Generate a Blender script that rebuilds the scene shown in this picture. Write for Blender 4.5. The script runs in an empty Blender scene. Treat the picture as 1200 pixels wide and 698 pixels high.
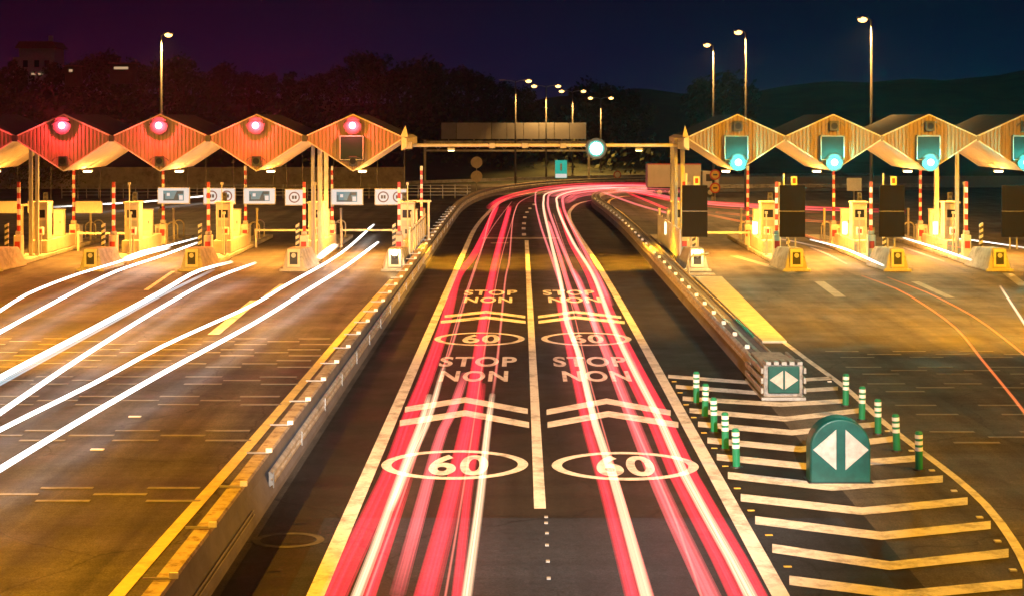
import bpy, bmesh, math, random
from mathutils import Vector, Matrix
random.seed(7)
S = bpy.context.scene
COL = S.collection
F, H, VX, VY = 1800.0, 7.9, 612.0, 138.0      # focal length in photo pixels, eye height, vanishing point
R = math.radians

def g(px, py, z=0.0):
    """photo pixel of a point known to lie at height z -> world point"""
    Y = F*(H-z)/(py-VY)
    return Vector(((px-VX)*Y/F, Y, z))
def at(px, py, Y):
    return Vector(((px-VX)*Y/F, Y, H-(py-VY)*Y/F))

# ------------------------------------------------------------------ helpers
class MB:
    def __init__(s): s.v=[]; s.f=[]; s.m=[]; s.a=[]
    def add(s, vs, fs, mi=0, attr=None):
        o=len(s.v); s.v+= [tuple(v) for v in vs]
        s.a += (attr if attr else [1.0]*len(vs))
        for f in fs: s.f.append(tuple(o+i for i in f)); s.m.append(mi)
        return s
    def box(s, x0,y0,z0,x1,y1,z1, mi=0):
        vs=[(x0,y0,z0),(x1,y0,z0),(x1,y1,z0),(x0,y1,z0),(x0,y0,z1),(x1,y0,z1),(x1,y1,z1),(x0,y1,z1)]
        return s.add(vs,[(3,2,1,0),(4,5,6,7),(0,1,5,4),(1,2,6,5),(2,3,7,6),(3,0,4,7)],mi)
    def cbox(s,cx,cy,cz,sx,sy,sz,mi=0):
        return s.box(cx-sx/2,cy-sy/2,cz-sz/2,cx+sx/2,cy+sy/2,cz+sz/2,mi)
    def hexa(s, b, t, mi=0):      # 4 bottom points, 4 top points (ccw from above)
        return s.add(list(b)+list(t),[(3,2,1,0),(4,5,6,7),(0,1,5,4),(1,2,6,5),(2,3,7,6),(3,0,4,7)],mi)
    def tube(s, pts, r, n=8, mi=0, cap=True):
        pts=[Vector(p) for p in pts]; rs=r if isinstance(r,(list,tuple)) else [r]*len(pts)
        o=len(s.v); L=len(pts); up=Vector((0,0,1))
        for i,p in enumerate(pts):
            d=(pts[min(i+1,L-1)]-pts[max(i-1,0)]).normalized()
            ref = up if abs(d.z)<0.95 else Vector((1,0,0))
            a=d.cross(ref).normalized(); b=a.cross(d).normalized()
            for k in range(n):
                t=2*math.pi*k/n
                s.v.append(tuple(p+a*math.cos(t)*rs[i]+b*math.sin(t)*rs[i])); s.a.append(1.0)
        for i in range(L-1):
            for k in range(n):
                s.f.append((o+i*n+k,o+i*n+(k+1)%n,o+(i+1)*n+(k+1)%n,o+(i+1)*n+k)); s.m.append(mi)
        if cap:
            s.f.append(tuple(o+k for k in reversed(range(n)))); s.m.append(mi)
            s.f.append(tuple(o+(L-1)*n+k for k in range(n))); s.m.append(mi)
        return s
    def extrude(s, poly, y0, y1, mi=0):   # poly of (x,z), ccw seen from -y
        n=len(poly)
        vs=[(x,y0,z) for x,z in poly]+[(x,y1,z) for x,z in poly]
        fs=[tuple(range(n)), tuple(reversed(range(n,2*n)))]
        fs+=[(i,n+i,n+(i+1)%n,(i+1)%n) for i in range(n)]
        return s.add(vs,fs,mi)
    def sphere(s,c,r,n=12,m=8,mi=0,sq=(1,1,1)):
        vs=[];fs=[]
        for j in range(m+1):
            t=math.pi*j/m
            for k in range(n):
                p=2*math.pi*k/n
                vs.append((c[0]+r*sq[0]*math.sin(t)*math.cos(p),c[1]+r*sq[1]*math.sin(t)*math.sin(p),c[2]+r*sq[2]*math.cos(t)))
        for j in range(m):
            for k in range(n):
                fs.append((j*n+k,(j+1)*n+k,(j+1)*n+(k+1)%n,j*n+(k+1)%n))
        return s.add(vs,fs,mi)
    def sweep(s, path, prof, mi=0, closed=True):
        """sweep profile (offset right of the path, z) along xy path"""
        o=len(s.v); n=len(prof); L=len(path)
        for i,p in enumerate(path):
            d=(Vector(path[min(i+1,L-1)])-Vector(path[max(i-1,0)])); d.z=0; d.normalize()
            rt=Vector((d.y,-d.x,0))
            for (a,z) in prof:
                q=Vector(p)+rt*a; s.v.append((q.x,q.y,p[2]+z)); s.a.append(1.0)
        m=n if closed else n-1
        for i in range(L-1):
            for k in range(m):
                s.f.append((o+i*n+k,o+(i+1)*n+k,o+(i+1)*n+(k+1)%n,o+i*n+(k+1)%n)); s.m.append(mi)
        if closed:
            s.f.append(tuple(o+k for k in range(n))); s.m.append(mi)
            s.f.append(tuple(o+(L-1)*n+k for k in reversed(range(n)))); s.m.append(mi)
        return s
    def build(s, name, mats, parent=None, loc=None, smooth=False, bevel=0, attr=False, fix=True):
        me=bpy.data.meshes.new(name); me.from_pydata(s.v,[],s.f)
        if not isinstance(mats,(list,tuple)): mats=[mats]
        for m in mats: me.materials.append(m)
        me.polygons.foreach_set('material_index',s.m)
        if smooth: me.polygons.foreach_set('use_smooth',[True]*len(s.f))
        if attr:
            at_=me.attributes.new('glow','FLOAT','POINT'); at_.data.foreach_set('value',s.a)
        if fix:
            bm=bmesh.new(); bm.from_mesh(me); bmesh.ops.recalc_face_normals(bm,faces=bm.faces); bm.to_mesh(me); bm.free()
        me.update()
        o=bpy.data.objects.new(name,me); COL.objects.link(o)
        if parent: o.parent=parent
        if loc is not None: o.location=loc
        if bevel:
            b=o.modifiers.new('Bevel','BEVEL'); b.width=bevel; b.segments=2; b.limit_method='ANGLE'
        return o

def tag(o,label=None,cat=None,group=None,kind=None):
    if label: o['label']=label
    if cat: o['category']=cat
    if group: o['group']=group
    if kind: o['kind']=kind
    return o
def thing(name,label,cat,loc=(0,0,0),rz=0,group=None):
    o=bpy.data.objects.new(name,None); COL.objects.link(o); o.empty_display_size=.2
    o.location=loc; o.rotation_euler=(0,0,rz)
    return tag(o,label,cat,group)
def dup(o,loc,label,rz=None,group=None):
    def cp(a,par):
        b=a.copy(); COL.objects.link(b); b.parent=par
        for ch in list(a.children): cp(ch,b)
        return b
    c=cp(o,None); c.location=loc
    if rz is not None: c.rotation_euler=(0,0,rz)
    c['label']=label
    if group: c['group']=group
    return c
def light(name,kind,loc,energy,color,parent=None,target=None,radius=.1,**kw):
    l=bpy.data.lights.new(name,kind); l.energy=energy; l.color=color
    if kind in('POINT','SPOT'): l.shadow_soft_size=radius
    for k,v in kw.items(): setattr(l,k,v)
    o=bpy.data.objects.new(name,l); COL.objects.link(o); o.location=loc
    if target is not None:
        o.rotation_euler=(Vector(target)-Vector(loc)).to_track_quat('-Z','Y').to_euler()
    if parent: o.parent=parent
    return o
def catmull(P,step=2.5):
    P=[Vector(p) for p in P]
    if len(P)==2:
        n=max(1,int((P[1]-P[0]).length/step)); return [P[0].lerp(P[1],i/n) for i in range(n+1)]
    Q=[P[0]*2-P[1]]+P+[P[-1]*2-P[-2]]; out=[]
    for i in range(1,len(Q)-2):
        p0,p1,p2,p3=Q[i-1:i+3]; n=max(2,int((p2-p1).length/step))
        def tk(a,b,t): return t+max((b-a).length,1e-3)**.5
        t0=0;t1=tk(p0,p1,t0);t2=tk(p1,p2,t1);t3=tk(p2,p3,t2)
        for k in range(n):
            t=t1+(t2-t1)*k/n
            A1=p0*((t1-t)/(t1-t0))+p1*((t-t0)/(t1-t0)); A2=p1*((t2-t)/(t2-t1))+p2*((t-t1)/(t2-t1)); A3=p2*((t3-t)/(t3-t2))+p3*((t-t2)/(t3-t2))
            B1=A1*((t2-t)/(t2-t0))+A2*((t-t0)/(t2-t0)); B2=A2*((t3-t)/(t3-t1))+A3*((t-t1)/(t3-t1))
            out.append(B1*((t2-t)/(t2-t1))+B2*((t-t1)/(t2-t1)))
    out.append(P[-1]); return out

# ------------------------------------------------------------------ materials
def mat(name, col, rough=.6, metal=0., var=.25, scale=3., bump=.0, bscale=40., dirt=None, dscale=.6, damt=.5, stretch=(1,1,1), spec=.5):
    m=bpy.data.materials.new(name); m.use_nodes=True; nt=m.node_tree; N=nt.nodes; Lk=nt.links
    b=N['Principled BSDF']; b.inputs['Roughness'].default_value=rough; b.inputs['Metallic'].default_value=metal
    b.inputs['Specular IOR Level'].default_value=spec
    tc=N.new('ShaderNodeTexCoord'); mp=N.new('ShaderNodeMapping'); Lk.new(tc.outputs['Object'],mp.inputs[0]); mp.inputs['Scale'].default_value=stretch
    n=N.new('ShaderNodeTexNoise'); n.inputs['Scale'].default_value=scale; n.inputs['Detail'].default_value=8; n.inputs['Roughness'].default_value=.65; Lk.new(mp.outputs[0],n.inputs[0])
    r=N.new('ShaderNodeValToRGB'); r.color_ramp.elements[0].position=.3; r.color_ramp.elements[1].position=.72
    r.color_ramp.elements[0].color=(*[c*(1-var) for c in col],1); r.color_ramp.elements[1].color=(*[min(.9,c*(1+var)) for c in col],1)
    Lk.new(n.outputs[0],r.inputs[0]); out=r.outputs[0]
    if dirt:
        n2=N.new('ShaderNodeTexNoise'); n2.inputs['Scale'].default_value=dscale; n2.inputs['Detail'].default_value=10; n2.inputs['Roughness'].default_value=.75; Lk.new(mp.outputs[0],n2.inputs[0])
        r2=N.new('ShaderNodeValToRGB'); r2.color_ramp.elements[0].position=.48; r2.color_ramp.elements[1].position=.66; Lk.new(n2.outputs[0],r2.inputs[0])
        mu=N.new('ShaderNodeMath'); mu.operation='MULTIPLY'; mu.inputs[1].default_value=damt; Lk.new(r2.outputs[0],mu.inputs[0])
        mx=N.new('ShaderNodeMix'); mx.data_type='RGBA'; Lk.new(mu.outputs[0],mx.inputs[0]); Lk.new(out,mx.inputs[6]); mx.inputs[7].default_value=(*dirt,1); out=mx.outputs[2]
    Lk.new(out,b.inputs['Base Color'])
    if bump:
        nb=N.new('ShaderNodeTexNoise'); nb.inputs['Scale'].default_value=bscale; nb.inputs['Detail'].default_value=4; Lk.new(tc.outputs['Object'],nb.inputs[0])
        bp=N.new('ShaderNodeBump'); bp.inputs['Strength'].default_value=bump; bp.inputs['Distance'].default_value=.02; Lk.new(nb.outputs[0],bp.inputs['Height']); Lk.new(bp.outputs[0],b.inputs['Normal'])
    return m
def emis(name,col,st):
    m=bpy.data.materials.new(name); m.use_nodes=True; N=m.node_tree.nodes; b=N['Principled BSDF']
    b.inputs['Base Color'].default_value=(.02,.02,.02,1); b.inputs['Emission Color'].default_value=(*col,1); b.inputs['Emission Strength'].default_value=st
    return m
def trailmat(name,col,st):
    m=bpy.data.materials.new(name); m.use_nodes=True; nt=m.node_tree; N=nt.nodes; Lk=nt.links; N.clear()
    o=N.new('ShaderNodeOutputMaterial'); a=N.new('ShaderNodeAddShader'); t=N.new('ShaderNodeBsdfTransparent'); e=N.new('ShaderNodeEmission')
    at_=N.new('ShaderNodeAttribute'); at_.attribute_name='glow'
    mu=N.new('ShaderNodeMath'); mu.operation='MULTIPLY'; mu.inputs[1].default_value=st; Lk.new(at_.outputs['Fac'],mu.inputs[0])
    e.inputs[0].default_value=(*col,1); Lk.new(mu.outputs[0],e.inputs[1])
    Lk.new(t.outputs[0],a.inputs[0]); Lk.new(e.outputs[0],a.inputs[1]); Lk.new(a.outputs[0],o.inputs[0])
    return m
def asphalt(name,c,streak=.35,patch=.35):
    m=bpy.data.materials.new(name); m.use_nodes=True; nt=m.node_tree; N=nt.nodes; Lk=nt.links; b=N['Principled BSDF']
    tc=N.new('ShaderNodeTexCoord')
    def noise(sc,det,st=(1,1,1),ro=.6):
        mp=N.new('ShaderNodeMapping'); mp.inputs['Scale'].default_value=st; Lk.new(tc.outputs['Object'],mp.inputs[0])
        n=N.new('ShaderNodeTexNoise'); n.inputs['Scale'].default_value=sc; n.inputs['Detail'].default_value=det; n.inputs['Roughness'].default_value=ro; Lk.new(mp.outputs[0],n.inputs[0]); return n.outputs[0]
    def rng(s,a,bb,lo,hi):
        r=N.new('ShaderNodeMapRange'); r.inputs[1].default_value=a; r.inputs[2].default_value=bb; r.inputs[3].default_value=lo; r.inputs[4].default_value=hi; Lk.new(s,r.inputs[0]); return r.outputs[0]
    def mul(x,y):
        q=N.new('ShaderNodeMath'); q.operation='MULTIPLY'; Lk.new(x,q.inputs[0]); Lk.new(y,q.inputs[1]); return q.outputs[0]
    fine=mul(rng(noise(7,9,ro=.78),.3,.7,.62,1.4),rng(noise(26,3,ro=.7),.3,.7,.5,1.6))
    big=rng(noise(.14,7),.35,.68,1-patch,1+patch)
    st=rng(noise(1,6,(1.3,.035,1)),.35,.65,1-streak,1+streak)
    tr=rng(noise(1,5,(.04,1.3,1),.7),.35,.65,.80,1.18)
    oil=rng(noise(.45,4,(1.2,.35,1)),.60,.74,1.0,.55); fine=mul(fine,oil)
    f=mul(mul(fine,big),mul(st,tr))
    mx=N.new('ShaderNodeMix'); mx.data_type='RGBA'; mx.blend_type='MULTIPLY'; mx.inputs[0].default_value=1; mx.inputs[6].default_value=(*c,1)
    cb=N.new('ShaderNodeCombineColor'); [Lk.new(f,cb.inputs[i]) for i in range(3)]; Lk.new(cb.outputs[0],mx.inputs[7])
    v=N.new('ShaderNodeTexVoronoi'); v.feature='DISTANCE_TO_EDGE'; v.inputs['Scale'].default_value=.16; 
    nz=N.new('ShaderNodeTexNoise'); nz.inputs['Scale'].default_value=.8; nz.inputs['Detail'].default_value=6; Lk.new(tc.outputs['Object'],nz.inputs[0])
    ad=N.new('ShaderNodeMixRGB'); ad.blend_type='ADD'; ad.inputs[0].default_value=1.6; Lk.new(tc.outputs['Object'],ad.inputs[1]); Lk.new(nz.outputs['Color'],ad.inputs[2]); Lk.new(ad.outputs[0],v.inputs['Vector'])
    cr=rng(v.outputs['Distance'],.0,.006,.45,1.0)
    mx2=N.new('ShaderNodeMix'); mx2.data_type='RGBA'; mx2.blend_type='MULTIPLY'; mx2.inputs[0].default_value=1; Lk.new(mx.outputs[2],mx2.inputs[6])
    cb2=N.new('ShaderNodeCombineColor'); [Lk.new(cr,cb2.inputs[i]) for i in range(3)]; Lk.new(cb2.outputs[0],mx2.inputs[7])
    Lk.new(mx2.outputs[2],b.inputs['Base Color'])
    Lk.new(rng(noise(.5,5),.3,.7,.5,.8),b.inputs['Roughness']); b.inputs['Specular IOR Level'].default_value=.25
    bp=N.new('ShaderNodeBump'); bp.inputs['Strength'].default_value=.35; bp.inputs['Distance'].default_value=.012; Lk.new(noise(45,3),bp.inputs['Height']); Lk.new(bp.outputs[0],b.inputs['Normal'])
    return m
def paint(name,c,wear=.5):
    return mat(name,c,rough=.55,var=.12,scale=6,dirt=(.10,.09,.08),dscale=1.3,damt=min(1,wear*1.45),bump=.15)

M={}
M['asph']=asphalt('plaza_asphalt',(.078,.068,.058))
M['road']=asphalt('road_asphalt',(.024,.019,.0155),.3,.25)
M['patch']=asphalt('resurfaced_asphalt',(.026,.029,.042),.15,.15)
M['earth']=mat('earth',(.035,.04,.02),rough=.95,var=.5,scale=.4,dirt=(.02,.03,.01),dscale=.05)
M['hill']=mat('hill_scrub',(.03,.04,.02),rough=1,var=.6,scale=.08)
M['white']=paint('road_paint_white',(.80,.78,.74))
M['dim']=paint('road_paint_worn',(.25,.23,.19),.6)
M['faint']=mat('ghost_paint',(.075,.068,.06),rough=.7,var=.6,scale=3)
M['yellow']=paint('road_paint_sodium_yellow',(.80,.62,.22),.3)  # white line paint with the sodium lamps' yellow put into its colour
M['kerbfill']=mat('pale_paving',(.58,.53,.44),rough=.8,var=.2,scale=2,bump=.2)
M['conc']=mat('concrete',(.40,.37,.33),rough=.85,var=.25,scale=1.5,bump=.25,bscale=25,dirt=(.10,.09,.08),dscale=.9,damt=.7)
M['barr']=mat('barrier_concrete',(.16,.15,.165),rough=.8,var=.22,scale=1.2,bump=.2,bscale=25,dirt=(.09,.08,.085),dscale=.8,damt=.6)
M['barrtop']=mat('weathered_barrier_cap',(.42,.34,.25),rough=.8,var=.3,scale=2,bump=.3,bscale=15,dirt=(.10,.03,.02),dscale=3.5,damt=.85)
M['galv']=mat('galvanised_steel',(.42,.42,.41),rough=.45,metal=.6,var=.2,scale=4,dirt=(.16,.13,.10),dscale=1.5,damt=.6)
M['pole']=mat('weathered_pole_steel',(.09,.085,.08),rough=.6,var=.2,scale=4)
M['gsign']=mat('sign_back_sheet',(.20,.20,.22),rough=.5,var=.12,scale=.8)
M['rail']=mat('guard_rail_steel',(.55,.50,.44),rough=.5,metal=.2,var=.3,scale=2.5,dirt=(.15,.11,.09),dscale=2.,damt=.7)
M['clad']=mat('ribbed_timber_cladding',(.25,.17,.10),rough=.65,var=.25,scale=1.2,stretch=(3,1,.35),dirt=(.12,.08,.05),dscale=1.6,damt=.5)
M['soffit']=mat('pale_soffit_boards',(.62,.54,.42),rough=.7,var=.12,scale=2)
M['roofm']=mat('roof_sheet',(.05,.045,.04),rough=.7,var=.3,scale=1)
M['cream']=mat('cream_painted_metal',(.56,.50,.41),rough=.45,var=.12,scale=2,dirt=(.3,.22,.12),dscale=2.5,damt=.35)
M['grey']=mat('grey_painted_metal',(.36,.35,.33),rough=.5,var=.15,scale=2,dirt=(.15,.12,.1),dscale=2,damt=.4)
M['dark']=mat('dark_casing',(.022,.022,.024),rough=.45,var=.3,scale=3)
M['disp']=mat('teal_tinted_display',(.004,.022,.022),rough=.6,var=.1,spec=.2)  # teal of the green signals' glow is put into this base colour
M['panel']=mat('dark_display_face',(.012,.010,.010),rough=.85,var=.15,scale=1,spec=.1)
M['white_m']=mat('white_enamel',(.78,.78,.76),rough=.4,var=.06,scale=2,dirt=(.4,.36,.3),dscale=1.5,damt=.3)
M['red_m']=mat('red_enamel',(.42,.03,.025),rough=.4,var=.1,scale=3)
M['black_m']=mat('black_enamel',(.02,.02,.02),rough=.5,var=.1)
M['green_m']=mat('green_plastic',(.012,.22,.10),rough=.4,var=.15,scale=4)
M['teal_m']=mat('green_sign_plastic',(.003,.075,.068),rough=.4,var=.35,scale=2.5,bump=.05,bscale=6)
M['refl']=mat('reflective_white',(.85,.85,.83),rough=.35,var=.05)
M['reflgrey']=mat('reflective_sheet',(.42,.41,.40),rough=.45,var=.25,scale=5)
M['ywpost']=mat('yellow_enamel',(.65,.42,.05),rough=.45,var=.1)
M['cushion']=mat('dirty_cushion_plastic',(.35,.33,.31),rough=.6,var=.35,scale=6,dirt=(.06,.05,.045),dscale=4,damt=.8)
M['bark']=mat('bark',(.07,.05,.035),rough=.95,var=.4,scale=8)
M['leaf']=mat('foliage',(.05,.06,.022),rough=.9,var=.6,scale=.5)
M['bush']=mat('dry_foliage',(.12,.11,.04),rough=.9,var=.5,scale=.8)
M['plaster']=mat('pale_plaster',(.5,.46,.42),rough=.9,var=.15)
M['tile']=mat('roof_tile',(.18,.08,.05),rough=.9,var=.3,scale=3)
M['glass']=mat('dark_glass',(.02,.02,.025),rough=.1,var=.1)
M['tyre']=mat('tyre_rubber',(.02,.02,.02),rough=.8,var=.2)
M['lorry']=mat('lorry_box_panel',(.42,.39,.38),rough=.5,var=.1,scale=.7,dirt=(.25,.22,.2),dscale=.5,damt=.4)
M['tealsign']=None
M['pict']=mat('pale_blue_print',(.35,.55,.60),rough=.4,var=.1)
M['pict_t']=mat('teal_print',(.01,.22,.22),rough=.4,var=.1)
M['e_red']=emis('lit_red_lens',(1,.07,.10),26)
M['e_grn']=emis('lit_green_lens',(.10,1,.80),22)
def halo_disc(name,col,st):  # emission fading outwards paints the halo round a signal lamp
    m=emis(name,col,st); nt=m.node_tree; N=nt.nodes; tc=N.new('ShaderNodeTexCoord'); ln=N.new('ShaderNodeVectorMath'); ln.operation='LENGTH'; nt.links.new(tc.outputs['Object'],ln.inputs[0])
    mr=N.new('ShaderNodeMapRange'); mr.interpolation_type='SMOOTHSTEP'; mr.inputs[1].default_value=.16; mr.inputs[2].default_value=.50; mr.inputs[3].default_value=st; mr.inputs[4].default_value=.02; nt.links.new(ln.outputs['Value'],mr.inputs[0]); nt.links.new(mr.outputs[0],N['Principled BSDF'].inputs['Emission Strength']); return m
M['d_e_red']=halo_disc('red_halo_disc',(1,.03,.06),4); M['d_e_grn']=halo_disc('green_halo_disc',(.008,.9,.74),3)
M['e_wht']=emis('lit_cool_lens',(.62,1,.95),28)
M['e_sod']=emis('lit_sodium_lens',(1,.50,.13),6)
M['e_warm']=emis('lit_warm_lens',(1,.72,.32),12)
M['tealsign']=emis('emissive_turquoise_sign',(.015,.46,.33),.9)  # plate given a weak turquoise emission of its own
M['e_small']=emis('lit_window',(1,.65,.35),.5)
M['e_boardw']=emis('backlit_white_sign',(1,.92,.84),.72)
M['e_boardb']=emis('backlit_blue_print',(.10,.36,.42),.6)
M['e_boardt']=emis('backlit_teal_print',(.0,.10,.13),.5)
M['e_boardr']=emis('backlit_red_ring',(.45,.08,.05),.4)
M['e_boardk']=emis('backlit_dark_print',(.10,.07,.06),.3)

# ------------------------------------------------------------------ ground, road, markings
MB().add([(-1500,-60,-.03),(1500,-60,-.03),(1500,2500,-.03),(-1500,2500,-.03)],[(0,1,2,3)]).build('ground',M['earth'])['kind']='structure'
plz=MB().add([(-60,5,0),(60,5,0),(75,150,0),(140,165,0),(140,190,0),(10,186,0),(-75,165,0)],[(0,1,2,3,4,5,6)]).build('plaza_road',M['asph']); plz['kind']='structure'

LEFT_E=[(-3.42,8),(-3.42,60),(-3.42,90),(-3.35,110),(-2.85,127),(-1.9,146),(.7,160),(8.5,172),(20,179),(45,184)]
RIGHT_E=[(4.30,8),(4.2,60),(4.08,80),(3.75,105),(3.7,121),(4.2,132),(5.6,143),(9,152),(15,159),(25,165),(45,170)]
CEN=[(.36,31.05),(.33,60),(.28,98.7)]
P3=lambda L,z=0:[Vector((x,y,z)) for x,y in L]
# central road sheet, between the two barriers
a=catmull(P3([(-5.0,5),(-5.0,90),(-5.0,132),(-3.7,148),(-.2,163),(8.6,176),(20,183),(45,188)]),3); b=catmull(P3([(6.75,5),(6.75,110),(6.2,130),(6.3,140),(7.4,149),(10.5,156),(18,161),(45,166)]),3)
n=90
def resamp(P,n):
    d=[0]
    for i in range(1,len(P)): d.append(d[-1]+(P[i]-P[i-1]).length)
    out=[];j=0
    for k in range(n+1):
        t=d[-1]*k/n
        while j<len(d)-2 and d[j+1]<t: j+=1
        u=(t-d[j])/max(1e-6,d[j+1]-d[j]); out.append(P[j].lerp(P[j+1],u))
    return out
a=resamp(a,n); b=resamp(b,n)
mb=MB(); vs=[]
for i in range(n+1): vs+=[a[i]+Vector((0,0,.004)),b[i]+Vector((0,0,.004))]
mb.add(vs,[(2*i,2*i+1,2*i+3,2*i+2) for i in range(n)])
croad=mb.build('central_road',M['road']); croad['kind']='structure'
MB().add([(-3.9,5,.008),(6.3,5,.008),(6.3,30.35,.008),(-3.9,30.35,.008)],[(0,1,2,3)]).build('resurfaced_patch',M['patch'],croad)

def ribbon(mb,P,w,z):
    P=[Vector(p) for p in P]; vs=[]
    for i,p in enumerate(P):
        d=(P[min(i+1,len(P)-1)]-P[max(i-1,0)]); d.z=0; d.normalize(); r=Vector((d.y,-d.x,0))
        ww=w[i] if isinstance(w,list) else w
        vs+=[(p.x-r.x*ww/2,p.y-r.y*ww/2,z),(p.x+r.x*ww/2,p.y+r.y*ww/2,z)]
    mb.add(vs,[(2*i,2*i+1,2*i+3,2*i+2) for i in range(len(P)-1)])
ZM=.013
def marking(name,par,fn,m='white'):
    mb=MB(); fn(mb); return mb.build(name,M[m],par)
marking('edge_line',croad,lambda mb:ribbon(mb,catmull(P3(LEFT_E),2),.30,ZM))
marking('edge_line',croad,lambda mb:ribbon(mb,catmull(P3(RIGHT_E),2),.30,ZM))
marking('centre_line',croad,lambda mb:ribbon(mb,catmull(P3(CEN),3),.24,ZM))
def dots(mb):
    for px,py in [(614,275),(613.5,268),(614,262),(615,255),(617.5,249),(621,244.5),(626,240)]:
        p=g(px,py); mb.box(p.x-.14,p.y-1.,.010,p.x+.14,p.y+1.,.016)
marking('dashed_line',croad,dots)
def stopl(mb):
    p=g(565,279.3); q=g(655,279.3); mb.box(p.x,p.y-.6,.010,q.x,p.y+.6,.014)
    p=g(575,285); q=g(596,285); mb.box(p.x,p.y-.4,.010,q.x,p.y+.4,.014)
marking('transverse_line',croad,stopl,'dim')
def chev(mb,pts,th):
    vs=[]
    for (x,y) in pts:
        p=g(x,y-th/2); q=g(x,y+th/2); vs+=[(q.x,q.y,ZM),(p.x,p.y,ZM)]
    mb.add(vs,[(2*i,2*i+2,2*i+3,2*i+1) for i in range(len(pts)-1)])
for pts,th in [(((474.5,480),(545,468.5),(618.5,482)),6.5),(((468.5,496),(545,484),(620,498)),7),(((640.5,483),(711,470),(786,484)),6.5),(((641.6,498),(713,485),(795,498)),7),
               (((521,371),(570,365.5),(615.5,371.5)),3),(((516.5,377.5),(570,372),(616,377.5)),3.3),(((630.5,371.5),(674,365.5),(728,372)),3),(((631,377.5),(674,372),(732,378)),3.3)]:
    marking('chevron_marking',croad,lambda mb:chev(mb,pts,th))
def ring(mb,cx,y0,y1,hw,tx,ty):
    p0=g(cx,y1);p1=g(cx,y0);c=(p0+p1)/2; ry=(p1.y-p0.y)/2; rx=hw*c.y/F; N_=64; vs=[];tx=tx*c.y/F
    for k in range(N_):
        t=2*math.pi*k/N_; vs+=[(c.x+rx*math.cos(t),c.y+ry*math.sin(t),ZM),(c.x+(rx-tx)*math.cos(t),c.y+(ry-ty*ry)*math.sin(t),ZM)]
    mb.add(vs,[(2*k,(2*k+2)%(2*N_),(2*k+3)%(2*N_),2*k+1) for k in range(N_)])
def text(mb,s,x0,x1,y0,y1,off=.022):
    cu=bpy.data.curves.new('t','FONT'); cu.body=s; cu.size=1; cu.offset=off; cu.space_character=1.12
    o=bpy.data.objects.new('t',cu); COL.objects.link(o); bpy.context.view_layer.update()
    me=bpy.data.meshes.new_from_object(o.evaluated_get(bpy.context.evaluated_depsgraph_get()))
    bpy.data.objects.remove(o)
    X=[v.co.x for v in me.vertices];Yv=[v.co.y for v in me.vertices]
    pa=g(x0,y1);pb=g(x1,y1);pc=g(x0,y0); sx=(pb.x-pa.x)
    cx0=(pa.x+g(x0,y0).x)/2
    vs=[(pa.x+(v.co.x-min(X))/(max(X)-min(X))*sx, pa.y+(v.co.y-min(Yv))/(max(Yv)-min(Yv))*(pc.y-pa.y), ZM) for v in me.vertices]
    mb.add(vs,[tuple(p.vertices) for p in me.polygons]); bpy.data.meshes.remove(me)
def m60(cx,y0,y1,hw,d0,d1,e0,e1):
    def fn(mb): ring(mb,cx,y0,y1,hw,12*(hw/86),.17); text(mb,'60',d0,d1,e0,e1,.03)
    marking('speed_marking',croad,fn)
m60(533,527.5,562,86,500,571,533,557); m60(732.5,529.5,563,86,701,771,534,558)
m60(562,389.5,405,53,541,585,392,402); m60(687,389.5,405,53,670,709,392,402)
for s,x0,x1,y0,y1 in [('STOP',513.5,605.5,418,429.5),('NON',513.5,595,434.5,447),('STOP',649,736,418,429.5),('NON',660,741,434.5,447),
                     ('STOP',543,606,340,346),('NON',543,600,348.5,355),('STOP',636.5,698,340,346),('NON',643,705,348.5,355)]:
    marking('letter_marking',croad,lambda mb:text(mb,s,x0,x1,y0,y1,.03))
def ghost(mb): ring(mb,338,624,642,42,9,.25)
marking('worn_speed_marking',croad,ghost,'faint')

# chevron area of the gore
CH=[((783,441),(882,448.5),(975,443)),((792,453),(888,460.5),(982,455)),((800,467),(915,474),(988,470)),((808,481),(920,491),(1008,481)),((818,497),(928,507),(1030,497)),((829,516),(938,526.5),(1050,514)),
 ((840,535.5),(950,547),(1075,537)),((853,557),(975,571),(1105,561)),((868,583),(1010,599),(1134,587)),((885,609.5),(1033,628),(1161,615)),((905,642.5),(1043,663),(1182,648)),((925,680),(1060,697),(1198,684)),((948,722),(1080,742),(1216,724))]
gore=MB().add([(p.x,p.y,.002) for p in [g(760,425),g(800,425),g(920,425),g(990,455),g(1110,560),g(1230,700),g(945,725)]],[(6,5,4,3,2,1,0)])
for i,(l,c,r) in enumerate(CH):
    th=4+7*(i/11)**1.1
    marking('chevron_marking',plz,lambda mb:chev(mb,(l,c,r),th))
marking('edge_line',plz,lambda mb:ribbon(mb,catmull([g(*p) for p in [(898,388),(920,402),(944,420),(991,454.5),(1037,496),(1083,531.5),(1120,560),(1155,591.5),(1187,634),(1205,668),(1222,720)]],1.2),.19,ZM))
marking('edge_line',plz,lambda mb:ribbon(mb,catmull([Vector((-6.72,10,0)),Vector((-6.7,26,0)),Vector((-6.58,38,0)),Vector((-6.5,58,0)),Vector((-6.35,75,0))],3),.27,ZM),'yellow')
marking('edge_line',plz,lambda mb:ribbon(mb,catmull([Vector((7.95,80,0)),Vector((8.2,95,0)),Vector((8.3,107,0)),Vector((8.2,128,0)),Vector((8.0,143,0)),Vector((10,153,0)),Vector((16,160,0))],3),.25,ZM),'yellow')
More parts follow.
